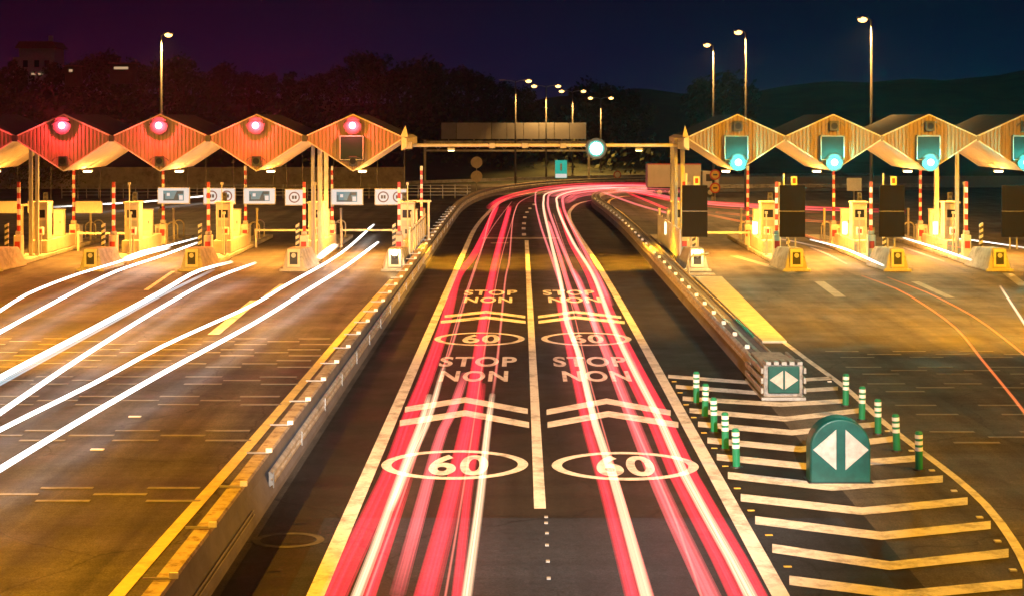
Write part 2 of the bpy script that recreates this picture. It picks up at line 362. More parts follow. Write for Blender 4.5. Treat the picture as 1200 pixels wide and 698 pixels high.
# pale paved nose right of the right barrier (raised kerb)
P=[g(813,326),g(846,326),g(922,402),g(893,402)]
mb=MB(); mb.hexa([(p.x,p.y,0) for p in (P[3],P[2],P[1],P[0])],[(p.x,p.y,.10) for p in (P[3],P[2],P[1],P[0])]); o=mb.build('paved_nose',M['kerbfill'],bevel=.03); o['kind']='structure'
# lane dashes in the toll lanes
def dash(px0,py0,px1,py1,w):
    marking('lane_line',plz,lambda mb:ribbon(mb,[g(px0,py0),g(px1,py1)],w,ZM))
dash(299,352,250,392,.42); dash(203,318,171,340,.22); dash(331,333,312,347,.24)
def dasho(px0,py0,px1,py1,w): marking('lane_line',plz,lambda mb:ribbon(mb,[g(px0,py0),g(px1,py1)],w,ZM),'dim')
dasho(1072,330,1114,349,.4); dasho(960,330,985,348,.5); dasho(1180,320,1200,335,.5); dasho(860,300,930,320,.5)
# rumble bars, staggered rows across the plaza
def rumble(x0,x1,Yc,sp,m):
    mb=MB(); rr=random.Random(int(Yc*10))
    for row,dy in enumerate((-.5,0,.5)):
        x=x0+[0,1.04,-.24][row]
        while x<x1:
            if rr.random()<.93: mb.box(x,Yc+dy*sp-.075,.006,x+1.12,Yc+dy*sp+.075,.014)
            x+=2.28
    mb.build('rumble_marking',M[m],plz)
for py in (400,413,426,445.5,469,510,579): rumble(-26,-7.1,g(0,py).y,1.1*(g(0,py).y/32)**.4,'dim')
for py in (415,434,454,480,512): rumble(10.5,28,g(0,py).y,1.3,'dim')
# studs
st=MB().box(-.06,-.05,0,.06,.05,.025).build('road_stud',M['refl']); tag(st,'small white road stud beside the curved right line of the chevron area','road stud','studs along the right line of the chevron area')
first=True
for p in [(972,447),(1010,480),(1040,505),(1068,528),(1092,551),(1118,575),(1148,606),(1169,634),(1187,668)]:
    if first: st.location=g(*p); first=False
    else: dup(st,g(*p),st['label'])
sy=MB().box(-.07,-.035,0,.07,.035,.02).build('road_stud',M['ywpost']); tag(sy,'small yellow road stud beside the straight left edge of the chevron area','road stud','studs along the left edge of the chevron area')
first=True
for p in [(790,447),(797,460),(804,474),(813,489),(825,507),(837,525),(850,546),(864,572),(880,598),(901,627),(923,664)]:
    if first: sy.location=g(*p); first=False
    else: dup(sy,g(*p),sy['label'])
sc=MB().box(-.035,-.05,0,.035,.05,.02).build('road_stud',M['grey']); tag(sc,'tiny stud continuing the centre line on the dark resurfaced asphalt','road stud','studs on the resurfaced asphalt')
first=True
for p in [(640,606),(640,613),(641,625),(641,639),(642,658),(643,678)]:
    if first: sc.location=g(*p)+Vector((0,0,.008)); first=False
    else: dup(sc,g(*p)+Vector((0,0,.008)),sc['label'])
s2=MB().box(-.16,-.06,0,.16,.06,.02).build('road_stud',M['refl']); tag(s2,'flat white reflector tile on the left plaza asphalt','road stud','reflector tiles on the left plaza')
s2.location=g(158,488); dup(s2,g(114,526.5),s2['label'])

# ------------------------------------------------------------------ central barriers
BL=catmull([Vector((x,y,0)) for x,y in [(-5.5,10),(-5.5,40),(-5.5,80),(-5.5,115),(-5.35,132),(-4.4,146.6),(-2.9,156.5),(-.4,165),(3,172),(9,178.5),(20,184),(45,189)]],2.0)
bl=thing('concrete_barrier','long concrete barrier with steel rail left of the central road','barrier',(-5.5,10,0))
def loc(P,o): return [p-Vector(o) for p in P]
pl=loc(BL,(-5.5,10,0))
MB().sweep(pl,[(-.34,0),(-.17,.78),(.15,.78),(.18,.55),(.35,.12),(.35,0)]).build('wall',M['barr'],bl)
MB().sweep(pl,[(-.18,.783),(-.15,.82),(.12,.82),(.155,.783)]).build('cap',M['barrtop'],bl)
# W-beam guard rail on the right face, from where it starts
wb=[p for p in pl if p.y+10>30.2]
wprof=[(.30,.30),(.36,.34),(.36,.40),(.31,.445),(.36,.49),(.36,.55),(.30,.60),(.27,.60),(.27,.30)]
wo=MB().sweep(wb,wprof).build('guard_rail',M['rail'],bl)
mbp=MB()
for i,p in enumerate(wb[::2]):
    if i<40: mbp.box(p.x+.36,p.y-.03,.28,p.x+.385,p.y+.03,.62)
mbp.build('rail_splice',M['galv'],wo)
def refl_positions(y0,y1,n):
    return [y0+(y1-y0)*i/(n-1) for i in range(n)]
def path_at(P,Y):
    for i in range(len(P)-1):
        if P[i].y<=Y<=P[i+1].y: 
            t=(Y-P[i].y)/max(1e-6,P[i+1].y-P[i].y); return P[i].lerp(P[i+1],t)
    return P[-1]
for Y in [23.5+2.95*i for i in range(34)]:
    p=path_at(BL,Y); mb=MB(); 
    mb.box(-.30,-.018,.84,.16,.018,.875,1); mb.box(.10,-.02,.86,.235,.03,.95,0)
    r=mb.build('reflector',[M['refl'],M['galv']],bl); r.location=p-Vector((-5.5,10,0))
# conduit lines along the lower face at the near end
for k,zz in enumerate((.25,.33)):
    nb=[p for p in pl if p.y+10<30.5]
    MB().tube([p+Vector((.33-.45*(zz-.12)*.4+.02,0,zz)) for p in nb],.012,6).build('conduit',M['conc'],bl)

BR=catmull([Vector((x,y,0)) for x,y in [(7.25,46.2),(7.25,75),(7.22,105),(6.9,125),(6.65,138),(7.5,148),(10.4,156.5),(17,162),(45,167)]],2.0)
br=thing('concrete_barrier','tapering steel and concrete barrier right of the central road','barrier',(7.25,46.2,0))
pr=loc(BR,(7.25,46.2,0))
MB().sweep(pr,[(-.42,0),(-.27,.70),(.30,.70),(.42,0)]).build('wall',M['barr'],br)
for sx,nm in ((-1,'guard_rail'),(1,'guard_rail')):
    pf=[(sx*(a_+.06),z+.12) for a_,z in [(.30,.24),(.37,.30),(.37,.38),(.31,.44),(.37,.50),(.37,.58),(.30,.64),(.26,.64),(.26,.24)]]
    MB().sweep(pr,pf).build(nm,M['rail'],br)
MB().sweep(pr,[(-.06,.703),(-.06,.72),(.06,.72),(.06,.703)]).build('cap_seam',M['galv'],br)
gp=[p for p in pr if 4<p.y<9]; MB().sweep(gp,[(.28,.705),(.28,.78),(.36,.78),(.36,.705)]).build('green_edge_strip',M['green_m'],br)
for i in range(32):
    Y=48+2.8*i; p=path_at(BR,Y)
    r=MB().box(-.07,-.02,.70,.07,.02,.82).build('reflector',M['refl'],br); r.location=p-Vector((7.25,46.2,0))+Vector((-.22,0,0))
# crash cushion at its near end
cc=thing('crash_cushion','grey crash cushion with white arrow plate at the barrier end','crash cushion',(7.32,43.0,0))
mb=MB()
for k in range(4): mb.box(-.55+.03*k,.06+.78*k,.08,.55-.03*k,.06+.78*k+.70,.98-.03*k)
mb.build('cushion_body',M['cushion'],cc,bevel=.04)
mb=MB()
for sx in (-1,1):
    for zz in (.2,.48,.76): mb.cbox(sx*.60,1.55,zz+.06,.08,3.1,.16)
mb.build('side_rail',M['galv'],cc,bevel=.02)
MB().box(-.62,-.02,.0,.62,3.15,.08).build('base_plate',M['galv'],cc)
mb=MB()
for k in range(5): mb.box(-.5+.22*k,-.03,.99,-.5+.22*k+.14,.5,1.08)
mb.build('top_strap',M['galv'],cc)
sp=MB().box(-.44,-.05,.20,.44,.045,.96).build('sign_plate',M['teal_m'],cc,bevel=.03)
def tri_pair(mb,w,h,gap,zc,y):
    for sx in (-1,1):
        n=8; vs=[(sx*gap,y,zc-h/2),(sx*gap,y,zc+h/2),(sx*w,y,zc)]; vs+= [(a_,y+.012,c) for a_,_,c in vs]
        mb.add(vs,[(0,1,2),(3,4,5),(0,1,4,3),(1,2,5,4),(2,0,3,5)])
mb=MB(); tri_pair(mb,.40,.52,.03,.58,-.064); mb.build('arrow_marking',M['reflgrey'],sp)

# bollards
def make_bollard():
    t=thing('flexible_bollard','','bollard',(0,0,0))
    MB().tube([(0,0,0),(0,0,.03)],[.14,.13],14).build('base_ring',M['black_m'],t)
    MB().tube([(0,0,.03),(0,0,.84),(0,0,.875)],[.085,.085,.06],16).build('post',M['green_m'],t)
    for z in (.44,.58,.72): MB().tube([(0,0,z),(0,0,z+.085)],.0885,16).build('reflective_band',M['refl'],t)
    return t
bo=make_bollard(); bo['group']='green striped bollards round the chevron area'
BLs=[(816,472),(826,488),(837,506),(850,526),(863,547)]; BRs=[(991,475),(1010,491.5),(1029,508),(1051,528),(1077,550)]
ordn=['farthest','second farthest','middle','second nearest','nearest']
for i,p in enumerate(BLs+BRs):
    side='left row, beside the central road' if i<5 else 'right row, along the curved line'
    lab=f'{ordn[i%5]} green white-banded bollard of the {side}'
    if i==0: bo.location=g(*p); bo['label']=lab
    else: bq=dup(bo,g(*p),lab); bq.rotation_euler=(random.uniform(-.035,.035),random.uniform(-.035,.035),random.random()*6)
# arched vertex sign
vp=g(986,567)
vs_=thing('vertex_marker','large green arched marker with two white triangles on the chevrons','road marker',vp)
W=.66; mb=MB(); rows=[]; nseg=20
def arch(sc,y):
    pts=[(-W*sc,y,0.02)]
    pts+= [(-W*sc,y,.4)]
    for k in range(nseg+1):
        t=math.pi-math.pi*k/nseg; pts.append((W*sc*math.cos(t),y,.76+W*sc*.98*math.sin(t)))
    pts+=[(W*sc,y,.4),(W*sc,y,.02)]
    return pts
layers=[arch(1,.55),arch(1,.16),arch(.985,.10),arch(.95,.06)]
nn=len(layers[0]); vv=sum(layers,[]); ff=[]
for j in range(3):
    for k in range(nn-1): ff.append((j*nn+k,j*nn+k+1,(j+1)*nn+k+1,(j+1)*nn+k))
    ff.append((j*nn+nn-1,j*nn,(j+1)*nn,(j+1)*nn+nn-1))
ff.append(tuple(3*nn+k for k in range(nn))); ff.append(tuple(reversed(range(nn))))
mb.add(vv,ff).build('shell',M['teal_m'],vs_,smooth=False,bevel=.012)
for sx in (-1,1):
    mb=MB(); vs=[(sx*.10,.045,.30),(sx*.10,.045,1.17),(sx*.60,.045,.735)]; vs+=[(a_,.064,c) for a_,_,c in vs]
    mb.add(vs,[(0,1,2),(3,4,5),(0,1,4,3),(1,2,5,4),(2,0,3,5)]).build('triangle_marking',M['reflgrey'],vs_)
MB().box(-.70,.02,0,.70,.62,.03).build('base_plate',M['black_m'],vs_)

# ------------------------------------------------------------------ toll canopies
ZG,DEP,SP=83.3,8.4,5.23
PK,VL,BT=8.04,6.86,5.03
def gable(xc,par):
    hw=SP/2-.02
    gb_=bpy.data.objects.new('gable',None); COL.objects.link(gb_); gb_.parent=par; gb_.location=(xc,0,0)
    # ribbed cladding: trapezoid ribs along the width, trimmed to the diamond
    def outline(x):
        t=abs(x)/hw; top=PK-(PK-VL)*t; bot=BT+(VL-.13-BT)*t; return bot,top
    xs=[];prof=[];pitch=.205; k=-int(hw/pitch)-1
    while k*pitch<hw+pitch:
        for dx,d in ((0,0),(.11,0),(.125,.05),(.19,.05)):
            x=k*pitch+dx
            if -hw<x<hw: xs.append(x); prof.append(d)
        k+=1
    xs=[-hw]+xs+[hw]; prof=[0]+prof+[0]
    if 0 not in xs:
        i=[j for j,x in enumerate(xs) if x>0][0]; xs.insert(i,0); prof.insert(i,prof[i-1])
    vs=[]
    for x,d in zip(xs,prof):
        b_,t_=outline(x); vs+=[(x,d-.05,b_),(x,d-.05,t_),(x,.12,b_),(x,.12,t_)]
    fs=[]
    for i in range(len(xs)-1):
        a_=4*i; fs+=[(a_,a_+4,a_+5,a_+1),(a_+2,a_+3,a_+7,a_+6),(a_+1,a_+5,a_+7,a_+3),(a_,a_+2,a_+6,a_+4)]
    fs+=[(0,1,3,2),(4*len(xs)-4,4*len(xs)-2,4*len(xs)-1,4*len(xs)-3)]
    MB().add(vs,fs).build('facade',M['clad'],gb_)
    # trim along the edges
    mb=MB()
    for sx in (-1,1):
        mb.hexa([(0,-.09,PK-.015),(sx*hw,-.09,VL-.015),(sx*hw,.16,VL-.015),(0,.16,PK-.015)],[(0,-.09,PK+.055),(sx*hw,-.09,VL+.055),(sx*hw,.16,VL+.055),(0,.16,PK+.055)])
        mb.hexa([(0,-.085,BT-.055),(sx*hw,-.085,VL-.185),(sx*hw,.12,VL-.185),(0,.12,BT-.055)],[(0,-.085,BT+.01),(sx*hw,-.085,VL-.12),(sx*hw,.12,VL-.12),(0,.12,BT+.01)])
    mb.build('edge_trim',M['soffit'],gb_)
    mb=MB()
    for sx in (-1,1):
        mb.hexa([(0,.165,PK-.08),(sx*hw,.165,VL-.08),(sx*hw,DEP,VL-.08),(0,DEP,PK-.08)],[(0,.165,PK+.03),(sx*hw,.165,VL+.03),(sx*hw,DEP,VL+.03),(0,DEP,PK+.03)])
    mb.build('roof',M['roofm'],gb_)
    mb=MB()
    for sx in (-1,1):
        for k in range(14):
            y0=.13+k*(DEP-.13)/14; y1=y0+(DEP-.13)/14-.02
            mb.hexa([(0,y0,BT-.03),(sx*hw,y0,VL-.16),(sx*hw,y1,VL-.16),(0,y1,BT-.03)],[(0,y0,BT+.03),(sx*hw,y0,VL-.10),(sx*hw,y1,VL-.10),(0,y1,BT+.03)])
    mb.build('soffit',M['soffit'],gb_)
    MB().add([(-hw,DEP+.005,VL-.09),(0,DEP+.005,BT),(hw,DEP+.005,VL-.09),(0,DEP+.005,PK)],[(0,1,2,3)]).build('rear_panel',M['roofm'],gb_)
    return gb_
XL=[-9.17-SP*i for i in range(6)]; XR=[11.67+5.19*i for i in range(4)]
cl=thing('toll_canopy','left toll canopy of zigzag ribbed gables carrying red signals','toll canopy',(0,ZG,0))
cr=thing('toll_canopy','right toll canopy of zigzag ribbed gables carrying green signals','toll canopy',(0,ZG,0))
for x in XL: gable(x,cl)
for x in XR: gable(x,cr)
for i in range(5):
    MB().cbox(XL[i]-SP/2,-.14,VL-.09,.26,.12,.34).build('valley_joint',M['dark'],cl)
for i in range(3):
    MB().cbox(XR[i]+SP/2,-.14,VL-.09,.10,.08,.30).build('valley_joint',M['clad'],cr)
for par,xe,sx in ((cl,XL[0]+SP/2,1),(cr,XR[0]-SP/2,-1)):
    mb=MB(); mb.hexa([(xe,0,VL-.75),(xe+sx*.28,0,VL-.55),(xe+sx*.28,DEP,VL-.55),(xe,DEP,VL-.75)],[(xe,0,VL+.05),(xe+sx*.28,0,VL-.1),(xe+sx*.28,DEP,VL-.1),(xe,DEP,VL+.05)])
    mb.build('end_gutter',M['soffit'],par)
    mb=MB(); zc=VL; mb.add([(xe-.05,-.15,zc),(xe+sx*.36,-.1,zc),(xe+sx*.36,.2,zc),(xe-.05,.25,zc),(xe+sx*.22,.05,zc+.62)],[(3,2,1,0),(0,1,4),(1,2,4),(2,3,4),(3,0,4)])
    mb.build('finial',M['soffit'],par)
for par,xs in ((cl,(-11.65,-11.3)),(cr,(8.55,8.95)),(cr,(24.2,)),(cl,(-27.35,)),(cl,(-27.0,))):
    for j,x in enumerate(xs):
        MB().cbox(x,2.2+.3*j,3.4,.18 if j==0 else .24,.24,6.7).build('column',M['cream'] if j else M['grey'],par,bevel=.02)
MB().cbox(-11.5,6.8,3.3,.24,.24,6.5).build('column',M['cream'],cl,bevel=.02); MB().cbox(8.8,6.8,3.3,.24,.24,6.4).build('column',M['grey'],cr,bevel=.02); MB().cbox(24.3,6.8,3.3,.24,.24,6.4).build('column',M['cream'],cr,bevel=.02)
# display panels on gables
def lane_display(x,lab):
    t=thing('lane_display',lab,'display',(x,ZG-.22,0),0,'dark displays on the gables')
    MB().cbox(0,0,6.25,1.30,.22,1.40).build('case',M['disp'],t,bevel=.03)
    fr=MB()
    for z in (5.62,6.9): fr.cbox(0,-.125,z,1.22,.03,.05)
    for xx in (-.62,.62): fr.cbox(xx,-.125,6.26,.05,.03,1.25)
    fr.build('frame',M['grey'],t)
lane_display(XL[0]-.05,'dark display under the red signal nearest the central road')
for i,x in enumerate(XR): lane_display(x-.1,'dark display above the '+['first','second','third','fourth'][i]+' green signal from the central road')
# signals
def signal(name,x,z,lab,lens,cat,grp,en,col,s=.5):
    t=thing(name,lab,cat,(x,ZG-.18,z),0,grp)
    MB().cbox(0,-.06,0,s,.22,s*1.15).build('housing',M['dark'],t,bevel=.03)
    if lens:
        MB().sphere((0,-.22,0),.19,18,10,sq=(1,.5,1)).build('lens',M[lens],t,smooth=True)
        MB().tube([(0,-.175,0),(0,-.20,0)],.48,28).build('painted_halo',M['d_'+lens],t)  # the wide disc draws the lamp's halo, it is no lens part
        light('signal_glow','POINT',(0,-.62,0),(850 if col[0]>.5 else 460),col,t,radius=.1)
        light('signal_haze_beam','SPOT',(0,-.45,0),en,col,t,target=(-x,-83,20),radius=.08,spot_size=R(44),spot_blend=1.0)  # spot added and tipped upwards to tint the air above the canopies
    else: MB().tube([(0,-.165,0),(0,-.20,0)],.17,16).build('lens',M['glass'],t)
    vz=MB(); n=10
    for k in range(n):
        t0=math.pi*k/n; t1=math.pi*(k+1)/n
        vz.hexa([(.50*math.cos(t1),-.30,.215*math.sin(t1)),(.50*math.cos(t0),-.30,.215*math.sin(t0)),(.50*math.cos(t0),-.17,.215*math.sin(t0)),(.50*math.cos(t1),-.17,.215*math.sin(t1))],
                [(.515*math.cos(t1),-.30,.235*math.sin(t1)),(.515*math.cos(t0),-.30,.235*math.sin(t0)),(.515*math.cos(t0),-.17,.235*math.sin(t0)),(.515*math.cos(t1),-.17,.235*math.sin(t1))])
    vz.build('visor',M['dark'],t)
    return t
on5=['first','second','third','fourth','fifth','sixth']
RED=(1,.04,.06); TEAL=(.02,1,.78)
for i,x in enumerate(XL[:5]):
    signal('red_signal',x,7.47,'lit red signal on the '+on5[i]+' left gable from the central road','e_red','lane signal','lit red lane signals',4200,RED)
    signal('unlit_signal',x+.02,5.55,'unlit signal low on the '+on5[i]+' left gable from the central road',None,'lane signal','unlit lane signals',0,RED,.46)
for i,x in enumerate(XR):
    signal('green_signal',x,5.48,'lit green signal on the '+on5[i]+' right gable from the central road','e_grn','lane signal','lit green lane signals',3200,TEAL)
    signal('unlit_signal',x,7.45,'unlit square signal under the peak of the '+on5[i]+' right gable',None,'lane signal','unlit lane signals',0,TEAL,.48)
# flood lamps under the soffits
SOD=(1,.43,.012)
def canopy_lamp(x,lab,en,m):
    t=thing('canopy_lamp',lab,'lamp',(x,ZG+4.4,BT-.16),0,'lamps under the toll canopies')
    MB().cbox(0,0,.03,.52,.34,.10).build('housing',M['grey'],t,bevel=.02)
    MB().cbox(0,-.02,-.045,.44,.32,.09).build('diffuser',M[m],t,bevel=.03)
    light('canopy_light','SPOT',(0,0,-.14),en,(1,.40,.05),t,target=(0,0,-2),radius=.25,spot_size=R(150),spot_blend=.7); light('canopy_glow','POINT',(0,0,-.2),750,(1,.42,.06),t,radius=.2)
CAN=8800
for i,x in enumerate(XL[:5]): canopy_lamp(x+.05,'floodlight under the '+on5[i]+' left gable from the central road',CAN,'e_warm')
for i,x in enumerate(XR): canopy_lamp(x-.05,'floodlight under the '+on5[i]+' right gable from the central road',CAN*1.2,'e_warm')
# beam bridging the two canopies
bm_=thing('gantry_beam','long steel beam spanning the road between both toll canopies','beam',(1.35,ZG+1,6.38))
xa,xb=-6.25-1.35,8.75-1.35
MB().tube([(xa,0,0),(xb,0,0)],.10,10).build('tube',M['cream'],bm_,smooth=True)
for x in (xa,xb): MB().cbox(x,0,0,.42,.42,.42).build('end_joint',M['cream'],bm_,bevel=.05)
for x in (-3.0,-1.2,.9,2.7): MB().cbox(x,-.02,-.02,.34,.3,.28).build('clamp_box',M['grey'],bm_,bevel=.02)
t=thing('green_signal','lit pale green signal hanging on the beam over the road','lane signal',(4.05,ZG+.8,6.20))
MB().cbox(0,.14,0,.5,.26,.56).build('housing',M['dark'],t,bevel=.03); MB().sphere((0,-.06,0),.33,16,10,sq=(1,.5,1)).build('lens',M['e_wht'],t,smooth=True); MB().tube([(0,.01,0),(0,-.02,0)],.58,28).build('painted_halo',M['d_e_grn'],t)  # the wide disc behind the lens is a painted halo
light('signal_haze_beam','SPOT',(0,-.4,0),500,(.4,1,.9),t,target=(-4,-83,6),radius=.1,spot_size=R(56),spot_blend=1.0)
# downlights added on the beam to make the lit band across the road
for x,nm in ((-3.9,'left'),(6.4,'right')):
    t=thing('added_floodlight','small added floodlight aimed down at the road, '+nm+' end of beam','lamp',(x,ZG+1,6.15))
    MB().cbox(0,0,.02,.4,.26,.14).build('housing',M['grey'],t,bevel=.02); MB().cbox(0,0,-.07,.32,.2,.04).build('diffuser',M['e_warm'],t)
    light('added_downlight','SPOT',(0,0,-.12),15000,SOD,t,target=(0 + (1.6 if x<0 else -1.6),0,-6),radius=.15,spot_size=R(84),spot_blend=.35)

# ------------------------------------------------------------------ toll islands and their furniture
ZI=79.0
def island(x,lab,side,first=None):
    t=thing('toll_island',lab,'toll island',(x,ZI,0),0,'toll islands')
    w=.62
    MB().box(-w,1.2,0,w,22,.22).build('kerb',M['conc'],t,bevel=.04)
    mb=MB(); mb.hexa([(-.62,0,0),(.62,0,0),(.95,3.2,0),(-.95,3.2,0)],[(-.36,.12,1.18),(.36,.12,1.18),(.52,3.0,1.02),(-.52,3.0,1.02)])
    mb.build('nose',M['conc'],t,bevel=.07)
    MB().box(-.72,-.10,0,.72,-.004,.14).build('foot',M['conc'],t,bevel=.02)
    mk=MB().box(-.33,-.06,.22,.33,-.002,1.12)
    mk=mk.build('marker_panel',M['cream'],t,bevel=.02)
    MB().box(-.2,-.075,.36,.2,-.063,.98).build('marker_face',M['dark'],mk)
    MB().tube([(0,-.06,.82),(0,-.095,.82)],.12,14).build('marker_lens',M['reflgrey'],mk)
    # kerb walls further back
    MB().box(-.5,8,.22,.5,13.5,.95).build('plinth',M['cream'],t,bevel=.05)
    return t
XIL=[-6.55,-11.75,-17.0,-22.2,-27.4]; XIR=[9.0,14.1,19.3,24.55]
nm=['nearest the central road','second from the central road','third from the central road','fourth from the central road','fifth from the central road']
def stripes(mb,x,y,z0,z1,w,n,mi=(0,1)):
    for k in range(n):
        a_=z0+(z1-z0)*k/n; b_=z0+(z1-z0)*(k+1)/n; mb.box(x-w/2,y-w/2,a_,x+w/2,y+w/2,b_,mi[k%2])
def barrier_gate(h0,top,n=10):
    t=thing('barrier_gate','','barrier gate'); 
    mb=MB().cbox(0,0,.62,.42,.5,1.24); c=mb.build('cabinet',M['cream'],t,bevel=.03)
    MB().box(-.14,-.262,.5,.14,-.252,.9).build('cabinet_panel',M['red_m'],c)
    MB().cbox(0,0,1.36,.3,.3,.2).build('pivot',M['grey'],t,bevel=.03)
    mb=MB(); stripes(mb,0,0,1.46,top,.15,n,(1,0)); mb.build('arm',[M['white_m'],M['red_m']],t)
    return t
def toll_machine():
    t=thing('toll_machine','','toll machine')
    MB().box(-.42,-.35,0,.42,.45,2.05).build('cabinet',M['cream'],t,bevel=.04)
    MB().box(-.47,-.55,2.06,.47,.5,2.16).build('hood',M['cream'],t,bevel=.02)
    MB().box(-.26,-.37,1.25,.26,-.352,1.7).build('screen',M['glass'],t)
    MB().box(-.3,-.30,.75,.3,-.352,1.1).build('coin_panel',M['grey'],t)
    MB().box(-.12,-.365,.35,.12,-.352,.6).build('vent_plate',M['dark'],t)
    MB().box(-.432,-.1,.5,-.422,.25,1.7).build('side_door',M['grey'],t)
    return t
def small_cabinet():
    t=thing('control_cabinet','','cabinet')
    MB().box(-.28,-.25,0,.28,.25,1.5).build('body',M['cream'],t,bevel=.03)
    MB().box(-.31,-.29,1.505,.31,.29,1.56).build('lid',M['grey'],t)
    MB().box(-.2,-.262,.3,.2,-.252,1.3).build('door',M['grey'],t)
    MB().cbox(.12,-.27,.8,.04,.03,.16).build('handle',M['dark'],t)
    return t
def hazard_post():
    t=thing('hazard_post','','post')
    mb=MB(); n=11
    for k in range(n):
        a_=.25+1.7*k/n; b_=.25+1.7*(k+1)/n; mi=k%2; w=.09
        mb.hexa([(-w,-w,a_-.05),(w,-w,a_+.05),(w,w,a_+.05),(-w,w,a_-.05)],[(-w,-w,b_-.05),(w,-w,b_+.05),(w,w,b_+.05),(-w,w,b_-.05)],mi)
    mb.build('post',[M['cream'],M['dark']],t)
    MB().cbox(0,0,.12,.24,.24,.24).build('foot',M['conc'],t)
    return t
def thin_post(h=2.3,r=.04):
    t=thing('thin_post','','post'); MB().tube([(0,0,0),(0,0,h)],r,8).build('shaft',M['cream'],t)
    MB().cbox(0,0,h+.06,.14,.14,.14).build('cap',M['cream'],t); MB().cbox(0,0,.03,.2,.2,.06).build('foot',M['galv'],t); return t
def hoop():
    t=thing('hoop_rail','','guard hoop'); pts=[(-.32,0,0),(-.32,0,.75)]+[(-.32*math.cos(math.pi*k/8),0,.75+.3*math.sin(math.pi*k/8)) for k in range(1,8)]+[(.32,0,.75),(.32,0,0)]
    MB().tube(pts,.045,8).build('tube',M['cream'],t,smooth=True); 
    MB().cbox(-.32,0,.02,.16,.16,.04).build('foot',M['galv'],t); MB().cbox(.32,0,.02,.16,.16,.04).build('foot',M['galv'],t); return t
PROTO={}
def place(kind,mk,loc_,lab,grp,rz=0):
    if kind not in PROTO:
        t=mk(); PROTO[kind]=t; t.location=loc_; t['label']=lab; t['group']=grp; t.rotation_euler=(0,0,rz); return t
    return dup(PROTO[kind],loc_,lab,rz,grp)
def lampbox(x,y,z,lab):
    t=thing('work_lamp',lab,'lamp',(x,y,z),0,'white lamps on the toll islands')
    MB().cbox(0,0,0,.34,.16,.8).build('case',M['white_m'],t,bevel=.03); MB().cbox(0,-.10,0,.22,.04,.66).build('diffuser',M['e_warm'],t)
for i,x in enumerate(XIL):
    w='left toll island '+nm[i]
    island(x,'concrete toll island on the left, '+nm[i],-1)
    place('gateA',lambda:barrier_gate(1.4,4.15,9),(x-.2,ZI+5.2,.22),'short raised red and white barrier on the '+w,'raised barrier gates')
    if i!=0 and i!=3: place('gateB',lambda:barrier_gate(1.4,4.75,12),(x+.25,ZI+14,.22),'tall raised red and white barrier on the '+w,'raised barrier gates')
    if i==0: place('gateB',lambda:barrier_gate(1.4,4.75,12),(x+.45,ZI+14,.22),'tall raised red and white barrier on the '+w,'raised barrier gates')
    if i==3: place('gateB',lambda:barrier_gate(1.4,4.75,12),(x+.35,ZI+14.5,.22),'tall raised red and white barrier on the '+w,'raised barrier gates')
    place('mach',toll_machine,(x+.0,ZI+8.7,.95),'cream toll machine with hood on the '+w,'toll machines')
    place('cab',small_cabinet,(x+.1,ZI+11.6,.95),'cream control cabinet on the '+w,'control cabinets')
    place('haz',hazard_post,(x-.35,ZI+3.7,.22),'striped hazard post behind the nose of the '+w,'hazard posts')
    place('tp',lambda:thin_post(2.3),(x+.38,ZI+6.6,.22),'thin cream post on the '+w,'thin posts on the islands')
    place('tp2',lambda:thin_post(3.9,.03),(x+.1,ZI+7.4,.22),'tall thin aerial post on the '+w,'aerial posts on the islands')
    place('tp3',lambda:thin_post(1.9,.07),(x+.42,ZI+17,.22),'thick short post at the rear of the '+w,'rear posts on the islands')
    place('hoop',hoop,(x,ZI+18.5,.22),'pale bent guard hoop on the '+w,'guard hoops')
    place('hoopb',hoop,(x,ZI+20.3,.22),'rearmost pale guard hoop on the '+w,'guard hoops')
